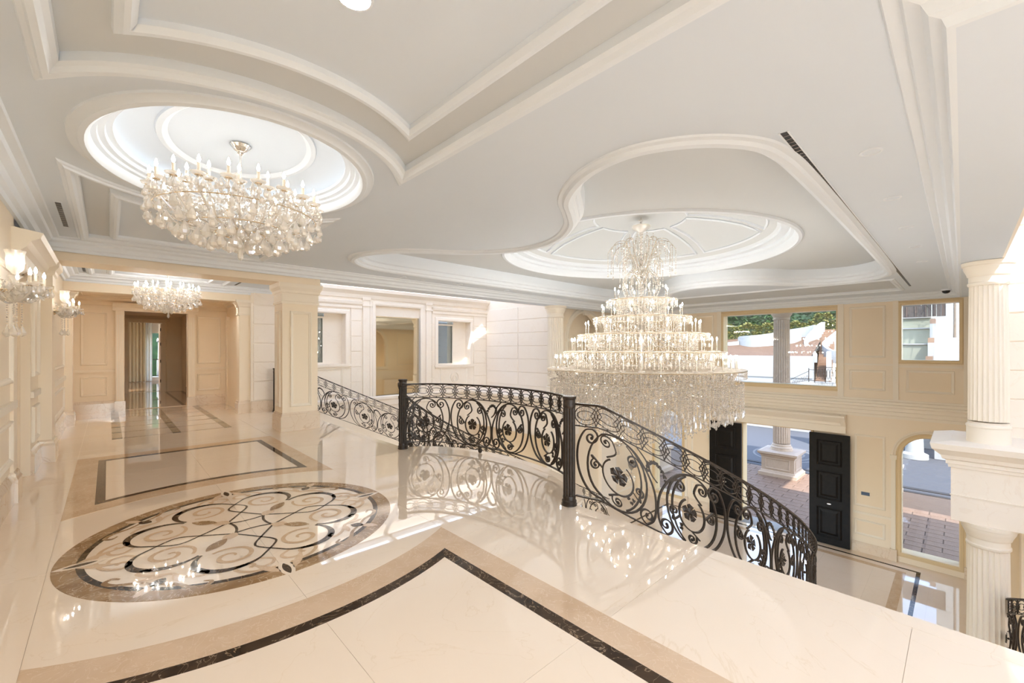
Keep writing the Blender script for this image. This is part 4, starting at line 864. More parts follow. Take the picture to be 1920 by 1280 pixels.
        mb = bar(MB(), R, T(lens), BW, BD); blob(mb, R, X(lens[-1][0]), Y(lens[-1][1]), 0.018); mb.build('scroll', M_IRON, t)
        if k % 2 == 0:
            bar(MB(), R, T(catmull([(0.20, 0.715), (0.29, 0.63), (0.345, 0.52), (0.40, 0.47)], 6)), BW * 0.8, BD).build('scroll', M_IRON, t)
        else:
            g = [(X(0.40) + m * 0.10 * cos(a), Y(0.50) + 0.15 * sin(a), a + pi / 2) for a in [0.2 + 2.7 * i / 9 for i in range(10)]]
            leafspray(R, t, g, 0.022)
    if knobs:
        mb = MB()
        for f in (0.12, 0.66):
            p = R.P(Ltot * f, 0); mb.lathe([(0.008, 0.0), (0.028, 0.01), (0.034, 0.04), (0.02, 0.075), (0.012, 0.10)], p[0], p[1], 12)
        mb.build('foot_knob', M_IRON, t, True)
    return t
def newel(label, x, y, h=1.12, r=0.062):
    t = thing('newel_post', label, 'post', (x, y, 0))
    MB().lathe([(r * 1.28, 0), (r * 1.28, 0.018), (r * 1.18, 0.022), (r * 1.22, 0.05), (r * 1.05, 0.062), (r * 1.08, 0.09), (r, 0.10)], x, y, 32).build('foot', M_IRON, t, True)
    MB().lathe([(r, 0.10), (r, h - 0.12)], x, y, 64, 16, r * 0.10).build('shaft', M_IRON, t)
    MB().lathe([(r * 0.98, h - 0.12), (r * 1.06, h - 0.11), (r * 1.06, h - 0.085), (r, h - 0.08), (r, h - 0.035), (r * 1.1, h - 0.03), (r * 1.16, h - 0.012), (r * 1.16, h)], x, y, 32).build('cap', M_IRON, t, True)
newel('dark iron newel post between the curved balcony and the near staircase', 3.455, 2.79); newel('dark iron newel post standing where the balcony meets the far staircase', 3.455, 6.21)
newel('dark iron post half hidden behind the square pillar', 3.14, 12.16)
bq = [(XE - 0.03 + 0.83 * cos(a), CY + 1.66 * sin(a)) for a in [(-pi / 2) + pi * i / 60 for i in range(61)]]
balustrade('curved wrought iron balcony balustrade between the two tall newel posts', bq, lambda s: 0.0, (XE, CY, 0), 0.03, None, knobs=True)
qi, Li = dens(IN, 1); qo, Lo = dens(OUT, 1)
ZPT = [(0.0, 0.04), (0.32, 0.03), (0.55, -0.06)]
def zin(s):
    if s < 0.30: return 0.0
    return -0.515 * (s - 0.30)
LI = Li[-1]
def mirq(q): return [(x, 2 * CY - y) for x, y in q]
def zcl(s): return max(zin(s), ZL + 0.15)
balustrade('wrought iron stair balustrade sweeping down in front of the black entrance doors', qi, zcl, (XE, 2.79, 0), 0.02, LI)
balustrade('wrought iron stair balustrade sloping down behind the curved balcony', mirq(qi), zcl, (XE, 6.21, 0), 0.02, LI)
def zout(s): return max(-0.47 * max(0, s - 0.35), ZL + 0.15)
balustrade('wrought iron outer stair balustrade along the pale stair wall', mirq(qo), zout, (XE, 12.1, 0), 0.05, Lo[-1])
balustrade('short piece of wrought iron stair balustrade at the foot of the lower fluted column', qo, zout, (9, -0.5, -2.5), 5.4, Lo[-1])
# ================================================================== CHANDELIERS
OCT = [(1, 0, 0), (0, 1, 0), (-1, 0, 0), (0, -1, 0), (0, 0, 1.15), (0, 0, -1.15)]
OCF = [(0, 1, 4), (1, 2, 4), (2, 3, 4), (3, 0, 4), (1, 0, 5), (2, 1, 5), (3, 2, 5), (0, 3, 5)]
def beads(mb, pts, r, rnd=True):
    for (x, y, z) in pts:
        a = random.random() * 1.57; c, s = cos(a) * r, sin(a) * r
        mb.add([(x + c * u - s * v, y + s * u + c * v, z + r * wz) for u, v, wz in OCT], OCF)
def rosettes(mb, pts, r):
    """flat six pointed cut crystals at any tilt"""
    for (x, y, z) in pts:
        E_ = Euler((random.uniform(0.6, 2.5), random.uniform(-0.8, 0.8), random.uniform(0, 6.28))).to_matrix(); vs = []
        q = r * random.uniform(0.7, 1.25)
        for k in range(6):
            v = E_ @ Vector((q * cos(k * pi / 3), q * sin(k * pi / 3), 0)); vs.append((x + v.x, y + v.y, z + v.z))
        for d in (0.35, -0.35): v = E_ @ Vector((0, 0, q * d)); vs.append((x + v.x, y + v.y, z + v.z))
        mb.add(vs, [(k, (k + 1) % 6, 6) for k in range(6)] + [((k + 1) % 6, k, 7) for k in range(6)])
def drop_mesh(name, l, w_, m):
    mb = MB(); prof = [(0.004, 0), (0.10 * w_, -0.05 * l), (0.05 * w_, -0.12 * l), (0.26 * w_, -0.35 * l), (0.5 * w_, -0.68 * l), (0.42 * w_, -0.86 * l), (0.02 * w_, -1.0 * l)]
    mb.lathe([(r, z) for r, z in prof], 0, 0, 8); return mb.mesh(name, m)
def leaf_mesh(name, l, w_, m):
    mb = MB(); t = 0.12 * w_; vs = [(0, 0, 0), (w_ / 2, 0, -l * 0.45), (0, 0, -l), (-w_ / 2, 0, -l * 0.45), (0, t, -l * 0.5), (0, -t, -l * 0.5)]
    return mb.add(vs, [(0, 1, 4), (1, 2, 4), (2, 3, 4), (3, 0, 4), (1, 0, 5), (2, 1, 5), (3, 2, 5), (0, 3, 5)]).mesh(name, m)
def kite(t, f, me, name, a, R, z, tilt=0.0, s=1.0, k=0.0): return inst(me, name, t, (R * cos(a), R * sin(a), z), (tilt * sin(a), -tilt * cos(a), a + k), (s, s, s))
ME_SLEEVE = MB().lathe([(0.0115, 0.0), (0.0115, 0.082), (0.006, 0.084)], 0, 0, 10).mesh('candle_sleeve', M_CANDLE, True)
ME_SLEEVE2 = MB().lathe([(0.011, 0.0), (0.011, 0.20), (0.006, 0.203)], 0, 0, 10).mesh('candle_sleeve_tall', M_CANDLE2, True)
ME_BULB = MB().lathe([(0.004, 0.0), (0.0105, 0.012), (0.0125, 0.024), (0.009, 0.042), (0.004, 0.055), (0.001, 0.062)], 0, 0, 10).mesh('bulb', M_BULB, True)
ME_BULB2 = ME_BULB.copy(); ME_BULB2.materials[0] = M_BULB2; ME_BULB3 = ME_BULB.copy(); ME_BULB3.materials[0] = M_BULB3
ME_PAN = MB().lathe([(0.012, -0.012), (0.05, 0.0), (0.058, 0.012), (0.052, 0.008), (0.012, 0.0)], 0, 0, 14).mesh('drip_pan', M_CRYS, True)
ME_PLATE = MB().lathe([(0.008, -0.02), (0.026, -0.016), (0.028, -0.012), (0.008, -0.010)], 0, 0, 12).mesh('plate', M_BRASS, True)
ME_PEAR = drop_mesh('crystal_drop', 0.115, 0.062, M_CRYS); ME_PEAR2 = drop_mesh('crystal_drop_small', 0.085, 0.04, M_CRYS); ME_LONG = drop_mesh('crystal_icicle', 0.15, 0.04, M_CRYS)
def candle(t, a, R, z, k=1.0, sl=None, hs=0.084, nm='candle', bm=None):
    c = inst(sl or ME_SLEEVE, nm, t, (R * cos(a), R * sin(a), z), (0, 0, a), (k, k, k)); ORG[c.name] = (0, 0, 0)
    inst(bm or ME_BULB, 'bulb', c, (0, 0, hs)); return c
def arm_mesh(name, P, r, m):
    return MB().tube(catmull(P, 6), r, 6).mesh(name, m, True)
def chandelier(label, cx, cyy, zf, R, n1, ztop, k=1.0, seed=3, group=None, bm=None):
    """basket chandelier: zf height of the bulbs, R radius of the outer candles"""
    random.seed(seed); t = thing('chandelier', label, 'chandelier', (cx, cyy, 0), group); o = (cx, cyy)
    zc = zf - 0.03 * k - 0.085 * k                                # candle foot
    MB().lathe([(0.075 * k, ztop), (0.085 * k, ztop - 0.012), (0.07 * k, ztop - 0.03), (0.05 * k, ztop - 0.055), (0.022 * k, ztop - 0.07), (0.03 * k, ztop - 0.085), (0.012 * k, ztop - 0.10)], cx, cyy, 28, 7, 0.006).build('canopy', M_CHROME, t, True)
    st = [(0.009, ztop - 0.09), (0.009, zf - 0.02), (0.03 * k, zf - 0.05), (0.012, zf - 0.09), (0.045 * k, zf - 0.16), (0.02, zf - 0.24), (0.05 * k, zf - 0.30), (0.075 * k, zf - 0.36), (0.03, zf - 0.42), (0.04 * k, zf - 0.46), (0.008, zf - 0.50)]
    MB().lathe([(r, z) for r, z in st], cx, cyy, 16).build('stem', M_GLASSARM, t, True)
    MB().lathe([(0.05 * k, zf - 0.33 * k), (0.06 * k, zf - 0.335 * k), (0.05 * k, zf - 0.37 * k), (0.02 * k, zf - 0.40 * k)], cx, cyy, 20).build('hub', M_BRASS, t, True)
    rings = [(R, zc, n1, 0.0), (R * 0.70, zc + 0.035 * k, n1 * 2 // 3, 0.15)]
    for (r_, z_, n_, ph) in rings:
        me = arm_mesh('arm', [(0.05 * k, 0, zf - 0.34 * k), (r_ * 0.35, 0, zf - 0.40 * k), (r_ * 0.75, 0, zf - 0.36 * k), (r_ * 1.0, 0, z_ - 0.10 * k), (r_, 0, z_ - 0.02)], 0.008 * k, M_GLASSARM)
        for i in range(n_):
            a = 2 * pi * i / n_ + ph
            inst(me, 'arm', t, (0, 0, 0), (0, 0, a)); inst(ME_PLATE, 'plate', t, (r_ * cos(a), r_ * sin(a), z_), (0, 0, 0), (k, k, k)); inst(ME_PAN, 'drip_pan', t, (r_ * cos(a), r_ * sin(a), z_ - 0.005), (0, 0, 0), (k, k, k)); candle(t, a, r_, z_, k, bm=bm)
            for q in range(3):
                b = a + (q - 1) * 0.07; inst(ME_PEAR2, 'crystal_drop', t, ((r_ + 0.03 * k) * cos(b), (r_ + 0.03 * k) * sin(b), z_ - 0.015 * k - 0.01 * q), (0, 0, b), (k, k, k))
    # hanging drops on the basket, row below row
    for (r_, z_, n_, me, s_) in ((R * 1.04, zf - 0.27 * k, int(n1 * 1.5), ME_PEAR, 1.0), (R * 0.90, zf - 0.33 * k, int(n1 * 1.35), ME_PEAR, 1.05), (R * 0.72, zf - 0.37 * k, int(n1 * 1.1), ME_PEAR, 1.15), (R * 0.52, zf - 0.40 * k, int(n1 * 0.8), ME_PEAR, 1.2), (R * 0.32, zf - 0.42 * k, int(n1 * 0.5), ME_PEAR, 1.2), (R * 0.12, zf - 0.44 * k, 5, ME_PEAR, 1.2)):
        for i in range(n_):
            a = 2 * pi * i / n_ + r_ * 9; s = s_ * k * random.uniform(0.85, 1.1)
            inst(me, 'crystal_drop', t, (r_ * cos(a), r_ * sin(a), z_ + random.uniform(-0.02, 0.02) * k), (random.uniform(-.1, .1), random.uniform(-.1, .1), a), (s, s, s))
    inst(ME_LONG, 'crystal_drop', t, (0, 0, zf - 0.50), (0, 0, 0), (1.2 * k, 1.2 * k, k))
    # wire frame rings
    for r_, z_ in ((R * 0.98, zf - 0.25 * k), (R * 0.6, zf - 0.37 * k), (R * 0.3, zf - 0.41 * k)): MB().tube(ell(0, 0, r_, r_, 40) and [(cx + r_ * cos(a), cyy + r_ * sin(a), z_) for a in [2 * pi * i / 40 for i in range(40)]], 0.005 * k, 4, True).build('ring', M_BRASS, t)
    # small crystals: strings from the stem to the arms, and the rosettes filling the basket
    mb = MB(); P = []
    for i in range(n1):
        a = 2 * pi * (i + 0.5) / n1
        for u in [j / 15 for j in range(16)]:
            r_ = R * (0.10 + 0.9 * u); z_ = (zf - 0.10 * k) * (1 - u) + (zc - 0.03 * k) * u - 0.12 * k * 4 * u * (1 - u) * 0.6; P.append((cx + r_ * cos(a), cyy + r_ * sin(a), z_))
        a2 = 2 * pi * (i + 1.5) / n1
        for u in [j / 8 for j in range(9)]:
            b = a + (a2 - a) * u; z_ = zc - 0.03 * k - 0.10 * k * 4 * u * (1 - u); P.append((cx + R * cos(b), cyy + R * sin(b), z_))
    beads(mb, P, 0.0085 * k); mb.build('bead_strings', M_BEAD, t, kind='stuff')
    mb = MB(); P = []
    for i in range(int(760)):
        a = random.uniform(0, 2 * pi); u = random.random() ** 0.6; r_ = R * (0.12 + 0.92 * u)
        P.append((cx + r_ * cos(a), cyy + r_ * sin(a), zf - k * (0.10 + 0.26 * random.random() * (1 - 0.35 * u)) - 0.05 * k * (1 - u)))
    rosettes(mb, P, 0.021 * k); mb.build('crystal_rosettes', M_CRYS, t, kind='stuff')
    return t
chandelier('wide crystal candle chandelier hanging from the lit oval ceiling recess over the floor medallion', 0.87, 4.49, 3.05, 0.63, 20, 3.452, 1.0, 3)
chandelier('smaller crystal candle chandelier in the corridor beyond the ceiling beam', 0.87, 10.85, 2.86, 0.50, 16, 3.14, 0.92, 5, bm=ME_BULB3)

# the tall tiered chandelier in the hall
random.seed(11)
GX, GY = 7.88, 4.5
bc = thing('chandelier', 'huge tiered crystal chandelier with a fountain top hanging in the double height hall', 'chandelier', (GX, GY, 0))
TIERS = [(0.53, 2.83, 8), (0.79, 2.48, 12), (1.11, 2.14, 20), (1.40, 1.80, 26), (1.73, 1.46, 36)]
MB().lathe([(0.006, 4.29), (0.006, 4.24)], GX, GY, 6).tube([(GX + 0.03 * cos(a), GY, 4.22 + 0.05 * sin(a)) for a in [2 * pi * i / 12 for i in range(12)]], 0.007, 5, True).tube([(GX - 0.09, GY, 4.20), (GX - 0.02, GY + 0.01, 4.23)], 0.008, 5).build('hook', M_CHROME, bc)
MB().lathe([(0.19, 4.11), (0.20, 4.10), (0.16, 4.05), (0.08, 4.0), (0.03, 3.97), (0.012, 3.96)], GX, GY, 28, 7, 0.012).build('canopy', M_CRYS, bc, True)
stem = []
for i in range(30): z = 4.16 - i * 0.06; stem += [(0.018, z), (0.042, z - 0.03)]
MB().lathe([(r, z) for r, z in stem] + [(0.05, 2.2), (0.16, 2.1), (0.05, 2.0), (0.05, 0.9), (0.02, 0.7)], GX, GY, 14).build('stem', M_GLASSARM, bc, True)
MB().lathe([(0.03, 2.32), (0.15, 2.28), (0.19, 2.20), (0.15, 2.10), (0.04, 2.06)], GX, GY, 28).build('silver_bowl', M_CHROME, bc, True)
# fountain of curved arms with bead strings
B = MB(); Bp = []
for (n_, z0, zt, r_, zd, ph) in ((12, 3.35, 3.78, 0.66, 3.60, 0.0), (10, 3.18, 3.50, 0.42, 3.36, 0.3), (8, 3.55, 3.86, 0.36, 3.74, 0.2)):
    me = arm_mesh('fountain_arm', [(0.05, 0, z0 - 0.25), (0.16, 0, z0), (0.26 * r_ / 0.6, 0, zt - 0.12), (0.55 * r_, 0, zt), (0.82 * r_, 0, zt - 0.03), (r_, 0, zd)], 0.0065, M_CHROME)
    for i in range(n_):
        a = 2 * pi * i / n_ + ph; inst(me, 'fountain_arm', bc, (0, 0, 0), (0, 0, a))
        for f, l in ((1.0, 0.42), (0.85, 0.34), (0.68, 0.26)):
            x, y = GX + r_ * f * cos(a), GY + r_ * f * sin(a); zz = zd + (1 - f) * 0.55
            for j in range(int(l / 0.034)): Bp.append((x, y, zz - 0.034 * j))
            if f == 1.0: inst(ME_PEAR2, 'crystal_drop', bc, (r_ * cos(a), r_ * sin(a), zz - l), (0, 0, a), (1, 1, 1))
# cage below the fountain
for i in range(16):
    a = 2 * pi * i / 16
    for u in [j / 18 for j in range(19)]:
        r_ = 0.10 + 0.27 * sin(pi * (0.12 + 0.62 * u)); Bp.append((GX + r_ * cos(a), GY + r_ * sin(a), 3.22 - 0.55 * u))
me = arm_mesh('cage_rib', [(0.06, 0, 3.10), (0.20, 0, 3.17), (0.34, 0, 3.05), (0.36, 0, 2.85)], 0.006, M_CHROME)
for i in range(10): inst(me, 'cage_rib', bc, (0, 0, 0), (0, 0, 2 * pi * i / 10))
for ti, (R_, zf, n_) in enumerate(TIERS):
    zt = zf - 0.25                                                # tray
    MB().lathe([(R_ - 0.10, zt - 0.012), (R_ + 0.16, zt), (R_ + 0.17, zt + 0.014), (R_ - 0.10, zt + 0.0)], GX, GY, 64).build('tray', M_CRYS, bc, True)
    MB().tube([(GX + (R_ + 0.17) * cos(a), GY + (R_ + 0.17) * sin(a), zt - 0.004) for a in [2 * pi * i / 64 for i in range(64)]], 0.007, 4, True).build('tray_rim', M_BRASS, bc)
    me = arm_mesh('arm', [(max(0.06, R_ - 0.75), 0, zt - 0.02), (R_ - 0.45, 0, zt - 0.20), (R_ - 0.18, 0, zt - 0.24), (R_ - 0.01, 0, zt - 0.10), (R_, 0, zt)], 0.010, M_CHROME if ti == 4 else M_GLASSARM)
    for i in range(n_):
        a = 2 * pi * (i + 0.5 * (ti % 2)) / n_
        candle(bc, a, R_, zf - 0.232, 1.0, ME_SLEEVE2, 0.203, bm=ME_BULB2); inst(ME_PAN, 'drip_pan', bc, (R_ * cos(a), R_ * sin(a), zt + 0.02)); inst(me, 'arm', bc, (0, 0, 0), (0, 0, a))
    nb = int(2 * pi * (R_ + 0.16) / 0.085)
    for i in range(nb):
        a = 2 * pi * i / nb
        for rr, l in ((R_ + 0.16, 0.14 if ti < 4 else 0.16), (R_ - 0.05, 0.30)):
            for j in range(int(l / 0.03)): Bp.append((GX + rr * cos(a), GY + rr * sin(a), zt - 0.015 - 0.03 * j))
    if ti < 4:
        for i in range(nb // 2):
            a = 2 * pi * i / (nb // 2); inst(ME_PEAR2, 'crystal_drop', bc, ((R_ + 0.16) * cos(a), (R_ + 0.16) * sin(a), zt - 0.16), (0, 0, a)) if i % 2 == 0 and ti > 1 else None
# bead curtain in steps below the lowest tier
nd = 0
for (rr, z0, l) in ((1.84, 0.98, 0.42), (1.72, 0.92, 0.46), (1.57, 0.86, 0.50), (1.42, 0.78, 0.54), (1.20, 0.70, 0.58), (0.98, 0.60, 0.60), (0.74, 0.50, 0.58), (0.50, 0.38, 0.52), (0.28, 0.25, 0.45), (0.10, 0.16, 0.42)):
    n_ = max(5, int(2 * pi * rr / 0.10))
    for i in range(n_):
        a = 2 * pi * i / n_ + rr * 5; x, y = rr * cos(a), rr * sin(a); dl = random.uniform(-0.05, 0.05)
        for j in range(int((l + dl) / 0.033)): Bp.append((GX + x, GY + y, z0 - 0.033 * j))
        if nd < 290 and (rr > 1.4 or rr < 0.6): nd += 1; inst(ME_LONG if nd % 3 else ME_PEAR, 'crystal_icicle', bc, (x, y, z0 - l - dl), (0, 0, a), (1.0, 1.0, 1.0))
        else: beads(B, [(GX + x, GY + y, z0 - l - dl - 0.03)], 0.022)
for i in range(1500):                                             # loose filling between the tiers
    ti = random.choice((1, 2, 2, 3, 3, 3, 4, 4, 4, 4, 4)); R_, zf, n_ = TIERS[ti]; a = random.uniform(0, 2 * pi); r_ = R_ * random.uniform(0.45, 1.02)
    Bp.append((GX + r_ * cos(a), GY + r_ * sin(a), zf - 0.26 - random.uniform(0, 0.34)))
beads(B, Bp, 0.0135); B.build('bead_strings', M_BEAD, bc, kind='stuff')
Rz = MB(); rosettes(Rz, [(GX + r_ * cos(a), GY + r_ * sin(a), z) for (r_, a, z) in [(random.uniform(0.3, 1.8), random.uniform(0, 6.28), random.uniform(0.62, 1.15)) for _ in range(900)]], 0.03); Rz.build('crystal_rosettes', M_CRYS, bc, kind='stuff')
for z_, r_ in ((0.96, 1.84), (0.78, 1.42), (0.50, 0.8)): MB().tube([(GX + r_ * cos(a), GY + r_ * sin(a), z_) for a in [2 * pi * i / 48 for i in range(48)]], 0.008, 4, True).build('frame_ring', M_CHROME, bc)

# ================================================================== WALL SCONCES
def sconce(label, x, y, z, dx, dy, k=1.0, hurricane=True, seed=1, cat='wall lamp'):
    """arms fan out along (dx, dy) from a round back plate at x, y, z"""
    random.seed(seed); t = thing('wall_sconce', label, cat, (x, y, z)); th = atan2(dy, dx)
    pl = MB().lathe([(0.001, 0.0), (0.06 * k, 0.0), (0.055 * k, 0.015), (0.03 * k, 0.03), (0.015 * k, 0.06), (0.02 * k, 0.08), (0.001, 0.09)], 0, 0, 20)
    me = pl.mesh('back_plate', M_BRASS, True); inst(me, 'back_plate', t, (0, 0, 0), (0, pi / 2, th))
    am = arm_mesh('arm', [(0.04, 0, 0), (0.10, 0, -0.07), (0.20, 0, -0.10), (0.30, 0, -0.03), (0.31, 0, 0.05)], 0.009, M_GLASSARM); P = []; Rr = []
    for i, a in enumerate((-0.95, -0.45, 0.0, 0.45, 0.95)):
        q = th + a; f = k * (0.85 if i % 2 else 1.0); zz = 0.05 * k + 0.03 * (i % 2)
        inst(am, 'arm', t, (0, 0, 0), (0, 0, q), (f, f, f)); R_ = 0.31 * f
        inst(ME_PAN, 'drip_pan', t, (R_ * cos(q), R_ * sin(q), zz), (0, 0, 0), (k, k, k)); inst(ME_PLATE, 'plate', t, (R_ * cos(q), R_ * sin(q), zz), (0, 0, 0), (k, k, k)); candle(t, q, R_, zz, k)
        for j in range(6):
            b = 2 * pi * j / 6; s = k * random.uniform(0.75, 1.0); inst(ME_PEAR2, 'crystal_drop', t, (R_ * cos(q) + 0.05 * k * cos(b), R_ * sin(q) + 0.05 * k * sin(b), zz - 0.01), (0, 0, b), (s, s, s))
        for j in range(10): u = j / 9; P.append((x + R_ * u * cos(q), y + R_ * u * sin(q), z + 0.16 * k * (1 - u) + 0.02 * u - 0.10 * 4 * u * (1 - u) * 0.5))
        for j in range(9): P.append((x + R_ * 0.55 * cos(q), y + R_ * 0.55 * sin(q), z - 0.10 * k - 0.022 * k * j))
        inst(ME_PEAR, 'crystal_drop', t, (R_ * 0.55 * cos(q), R_ * 0.55 * sin(q), -0.30 * k), (0, 0, q), (k, k, k)); Rr += [(x + R_ * cos(q) * random.uniform(0.3, 1), y + R_ * sin(q) * random.uniform(0.3, 1), z + random.uniform(-0.08, 0.06) * k) for _ in range(46)]
    mb = MB(); beads(mb, P, 0.008 * k); mb.build('bead_strings', M_BEAD, t, kind='stuff')
    mb = MB(); rosettes(mb, Rr, 0.024 * k); mb.build('crystal_rosettes', M_CRYS, t, kind='stuff')
    if hurricane:
        ox, oy = x + 0.13 * k * cos(th), y + 0.13 * k * sin(th)
        MB().lathe([(0.015 * k, z + 0.0), (0.02 * k, z + 0.10 * k), (0.05 * k, z + 0.14 * k), (0.012 * k, z + 0.15 * k), (0.03 * k, z + 0.17 * k)], ox, oy, 16).build('centre_stem', M_CRYS, t, True)
        MB().lathe([(0.03 * k, z + 0.17 * k), (0.055 * k, z + 0.21 * k), (0.062 * k, z + 0.28 * k), (0.058 * k, z + 0.33 * k), (0.07 * k, z + 0.37 * k), (0.067 * k, z + 0.37 * k), (0.055 * k, z + 0.33 * k), (0.059 * k, z + 0.28 * k)], ox, oy, 20).build('glass_shade', M_CRYS, t, True)
        c = inst(ME_SLEEVE, 'candle', t, (ox - x, oy - y, 0.175 * k), (0, 0, 0), (k, k, k)); inst(ME_BULB, 'bulb', c, (0, 0, 0.084))
    return t
sconce('nearest crystal candle wall sconce with a glass hurricane shade, left wall', -0.74, 5.90, 2.13, 1, 0.25, 1.0, True, 1)
sconce('second crystal wall sconce, on the pier where the corridor begins', -0.58, 9.18, 2.16, 1, 0.0, 0.85, True, 2)
sconce('lit crystal wall sconce on the lower side wall seen through the stair balustrade', 15.0, YS, -2.2, 0, -1, 1.1, False, 4)
gb = thing('goblet_lamp', 'smoked glass goblet wall lamp with hanging crystals on the lower side wall', 'wall lamp', (15.8, YS - 0.28, -3.4))
MB().lathe([(0.02, -3.55), (0.03, -3.52), (0.012, -3.48), (0.012, -3.42), (0.09, -3.34), (0.13, -3.22), (0.14, -3.08), (0.135, -3.08), (0.12, -3.22)], 15.8, YS - 0.28, 20).build('goblet', M_GOBLET, gb, True)
MB().tube([(15.8, YS, -3.62), (15.8, YS - 0.15, -3.70), (15.8, YS - 0.28, -3.55)], 0.015, 6).build('arm', M_BRASS, gb, True)
for k in range(10): a = 2 * pi * k / 10; inst(ME_LONG, 'crystal_drop', gb, (0.22 * cos(a), 0.12 * sin(a), -0.25 - 0.05 * (k % 3)))

# ================================================================== CEILING FITTINGS
def downlight(label, x, y, z, r=0.075, lit=False, group='recessed ceiling lights along the hall'):
    t = thing('recessed_light', label, 'ceiling light', (x, y, z), group)
    MB().lathe([(r * 0.80, z - 0.003), (r * 0.86, z - 0.010), (r, z - 0.008), (r * 1.03, z)], x, y, 28).build('trim_ring', M_MOULD, t, True)
    MB().lathe([(r * 0.78, z - 0.001), (r * 0.79, z - 0.004)], x, y, 24).build('lens', M_LAMP if lit else M_CEIL, t)
    return t
ordn = ('nearest', 'second', 'third', 'fourth', 'farthest')
for k, x in enumerate((4.48, 6.02, 7.58, 9.12, 10.75)):
    downlight('%s of five round flush ceiling lights beside the long slot vent' % ordn[k], x, 0.51, ZC)
    downlight('%s of five small ceiling lights along the stair wall edge' % ordn[k], x + 0.25, 8.50, ZC)
downlight('round lit ceiling light in the panel nearest the camera', 0.83, 1.94, ZC + 0.04, 0.085, True, None)
for x, y, z in ((0.83, -0.2, ZC + 0.0), (0.83, -1.8, ZC + 0.0)): downlight('added unseen ceiling light brightening the landing, %s the viewer' % ('just behind' if y > -1 else 'well behind'), x, y, z, 0.085, True, None)  # two unseen lamps added behind the camera to brighten the landing
for x in (0.1, 1.9): downlight('added alcove fill light hidden behind the corridor beam, %s' % ('wall side' if x < 1 else 'stair side'), x, 12.82, 2.95, 0.07, True, None)  # lamps added to brighten the end wall, tucked out of sight
downlight('lit ceiling light in the far corridor', 1.0, 15.58, 2.86, 0.06, True, None)
def vent(label, x0, y0, x1, y1, z, n):
    t = thing('slot_vent', label, 'air vent', ((x0 + x1) / 2, (y0 + y1) / 2, z)); MB().box(x0, y0, z - 0.002, x1, y1, z + 0.002).build('slot', M_VENT, t)
    e = 0.012
    MB().box(x0 - e, y0 - e, z - 0.005, x1 + e, y0, z).box(x0 - e, y1, z - 0.005, x1 + e, y1 + e, z).build('frame', M_MOULD, t)
    mb = MB(); lx, ly = x1 - x0, y1 - y0
    for k in range(1, n):
        if lx > ly: xx = x0 + lx * k / n; mb.box(xx - 0.003, y0, z - 0.004, xx + 0.003, y1, z)
        else: yy = y0 + ly * k / n; mb.box(x0, yy - 0.003, z - 0.004, x1, yy + 0.003, z)
    mb.build('fins', M_CHROME, t, kind='stuff')
vent('long black slot air vent running beside the hall ceiling recess, stair side nearest the camera', 3.62, 0.885, 14.7, 0.93, ZC, 160)
vent('long black slot air vent at the far side of the hall ceiling recess', 3.7, 8.06, 14.7, 8.10, ZC, 160)
vent('short black slot vent in the landing ceiling by the left wall', -0.42, 6.75, -0.375, 8.02, ZC, 12)
vent('short black slot vent in the corridor ceiling near the left wall', -0.36, 11.0, -0.32, 11.95, 3.14, 8)
vent('short black slot vent in the corridor ceiling near the stair', 2.19, 11.1, 2.23, 12.0, 3.14, 8)
dc = thing('dome_camera', 'small black dome camera on the ceiling above the right upper window', 'camera', (16.05, 0.30, 3.19))
MB().lathe([(0.10, 3.195), (0.10, 3.16), (0.09, 3.15)], 16.05, 0.30, 24).build('housing', M_MOULD, dc, True); MB().lathe([(0.085, 3.15), (0.07, 3.10), (0.03, 3.075), (0.002, 3.072)], 16.05, 0.30, 20).build('dome', M_SCREEN, dc, True)
# ================================================================== OUTSIDE
random.seed(21)
gd = struct('ground', MB().plate(rect(17.2, -40, 90, 60), [], XY(ZL - 0.02), 0.1), M_ROAD)
pv = struct('pavement', MB().plate(rect(17.15, -3, 25.3, 14), [], XY(ZL - 0.012), 0.01), M_GROUT)
pm = []
for k in range(4):
    mb = MB(); l, w_ = 0.86, 0.415; mb.add([(0, 0, -0.02), (l, 0, -0.02), (l, w_, -0.02), (0, w_, -0.02), (0.008, 0.008, 0.0), (l - 0.008, 0.008, 0.0), (l - 0.008, w_ - 0.008, 0.0), (0.008, w_ - 0.008, 0.0)],
        [(4, 5, 6, 7), (0, 1, 5, 4), (1, 2, 6, 5), (2, 3, 7, 6), (3, 0, 4, 7)]); pm.append(mb.mesh('paver', M_PAVER))
cnt = 0
for i in range(19):
    for j in range(-3, 14):
        x = 17.2 + 0.43 * i; y = j * 0.88 + (0.44 if i % 2 else 0.0)
        if -1.6 < y < 9.9 and (x < 22.6 or y > 2.2): cnt += 1; inst(pm[cnt % 4], 'paver', pv, (x + 0.415, y, ZL + random.uniform(0, 0.004)), (0, 0, pi / 2))
struct('kerb_1', MB().box(25.3, -12, ZL - 0.02, 25.55, 30, ZL + 0.01).box(25.95, -12, ZL - 0.02, 26.25, 30, ZL + 0.01), M_KERB)
ri = struct('road_ornament', None); ri['kind'] = 'structure'
for r_ in (0.5, 0.9, 1.3, 1.7): MB().plate(ell(29.3, 7.2, r_ * 1.3, r_, 40), [ell(29.3, 7.2, r_ * 1.3 - 0.13, r_ - 0.11, 40)], XY(ZL - 0.014), 0.004).build('ring', M_ROADINLAY, ri)
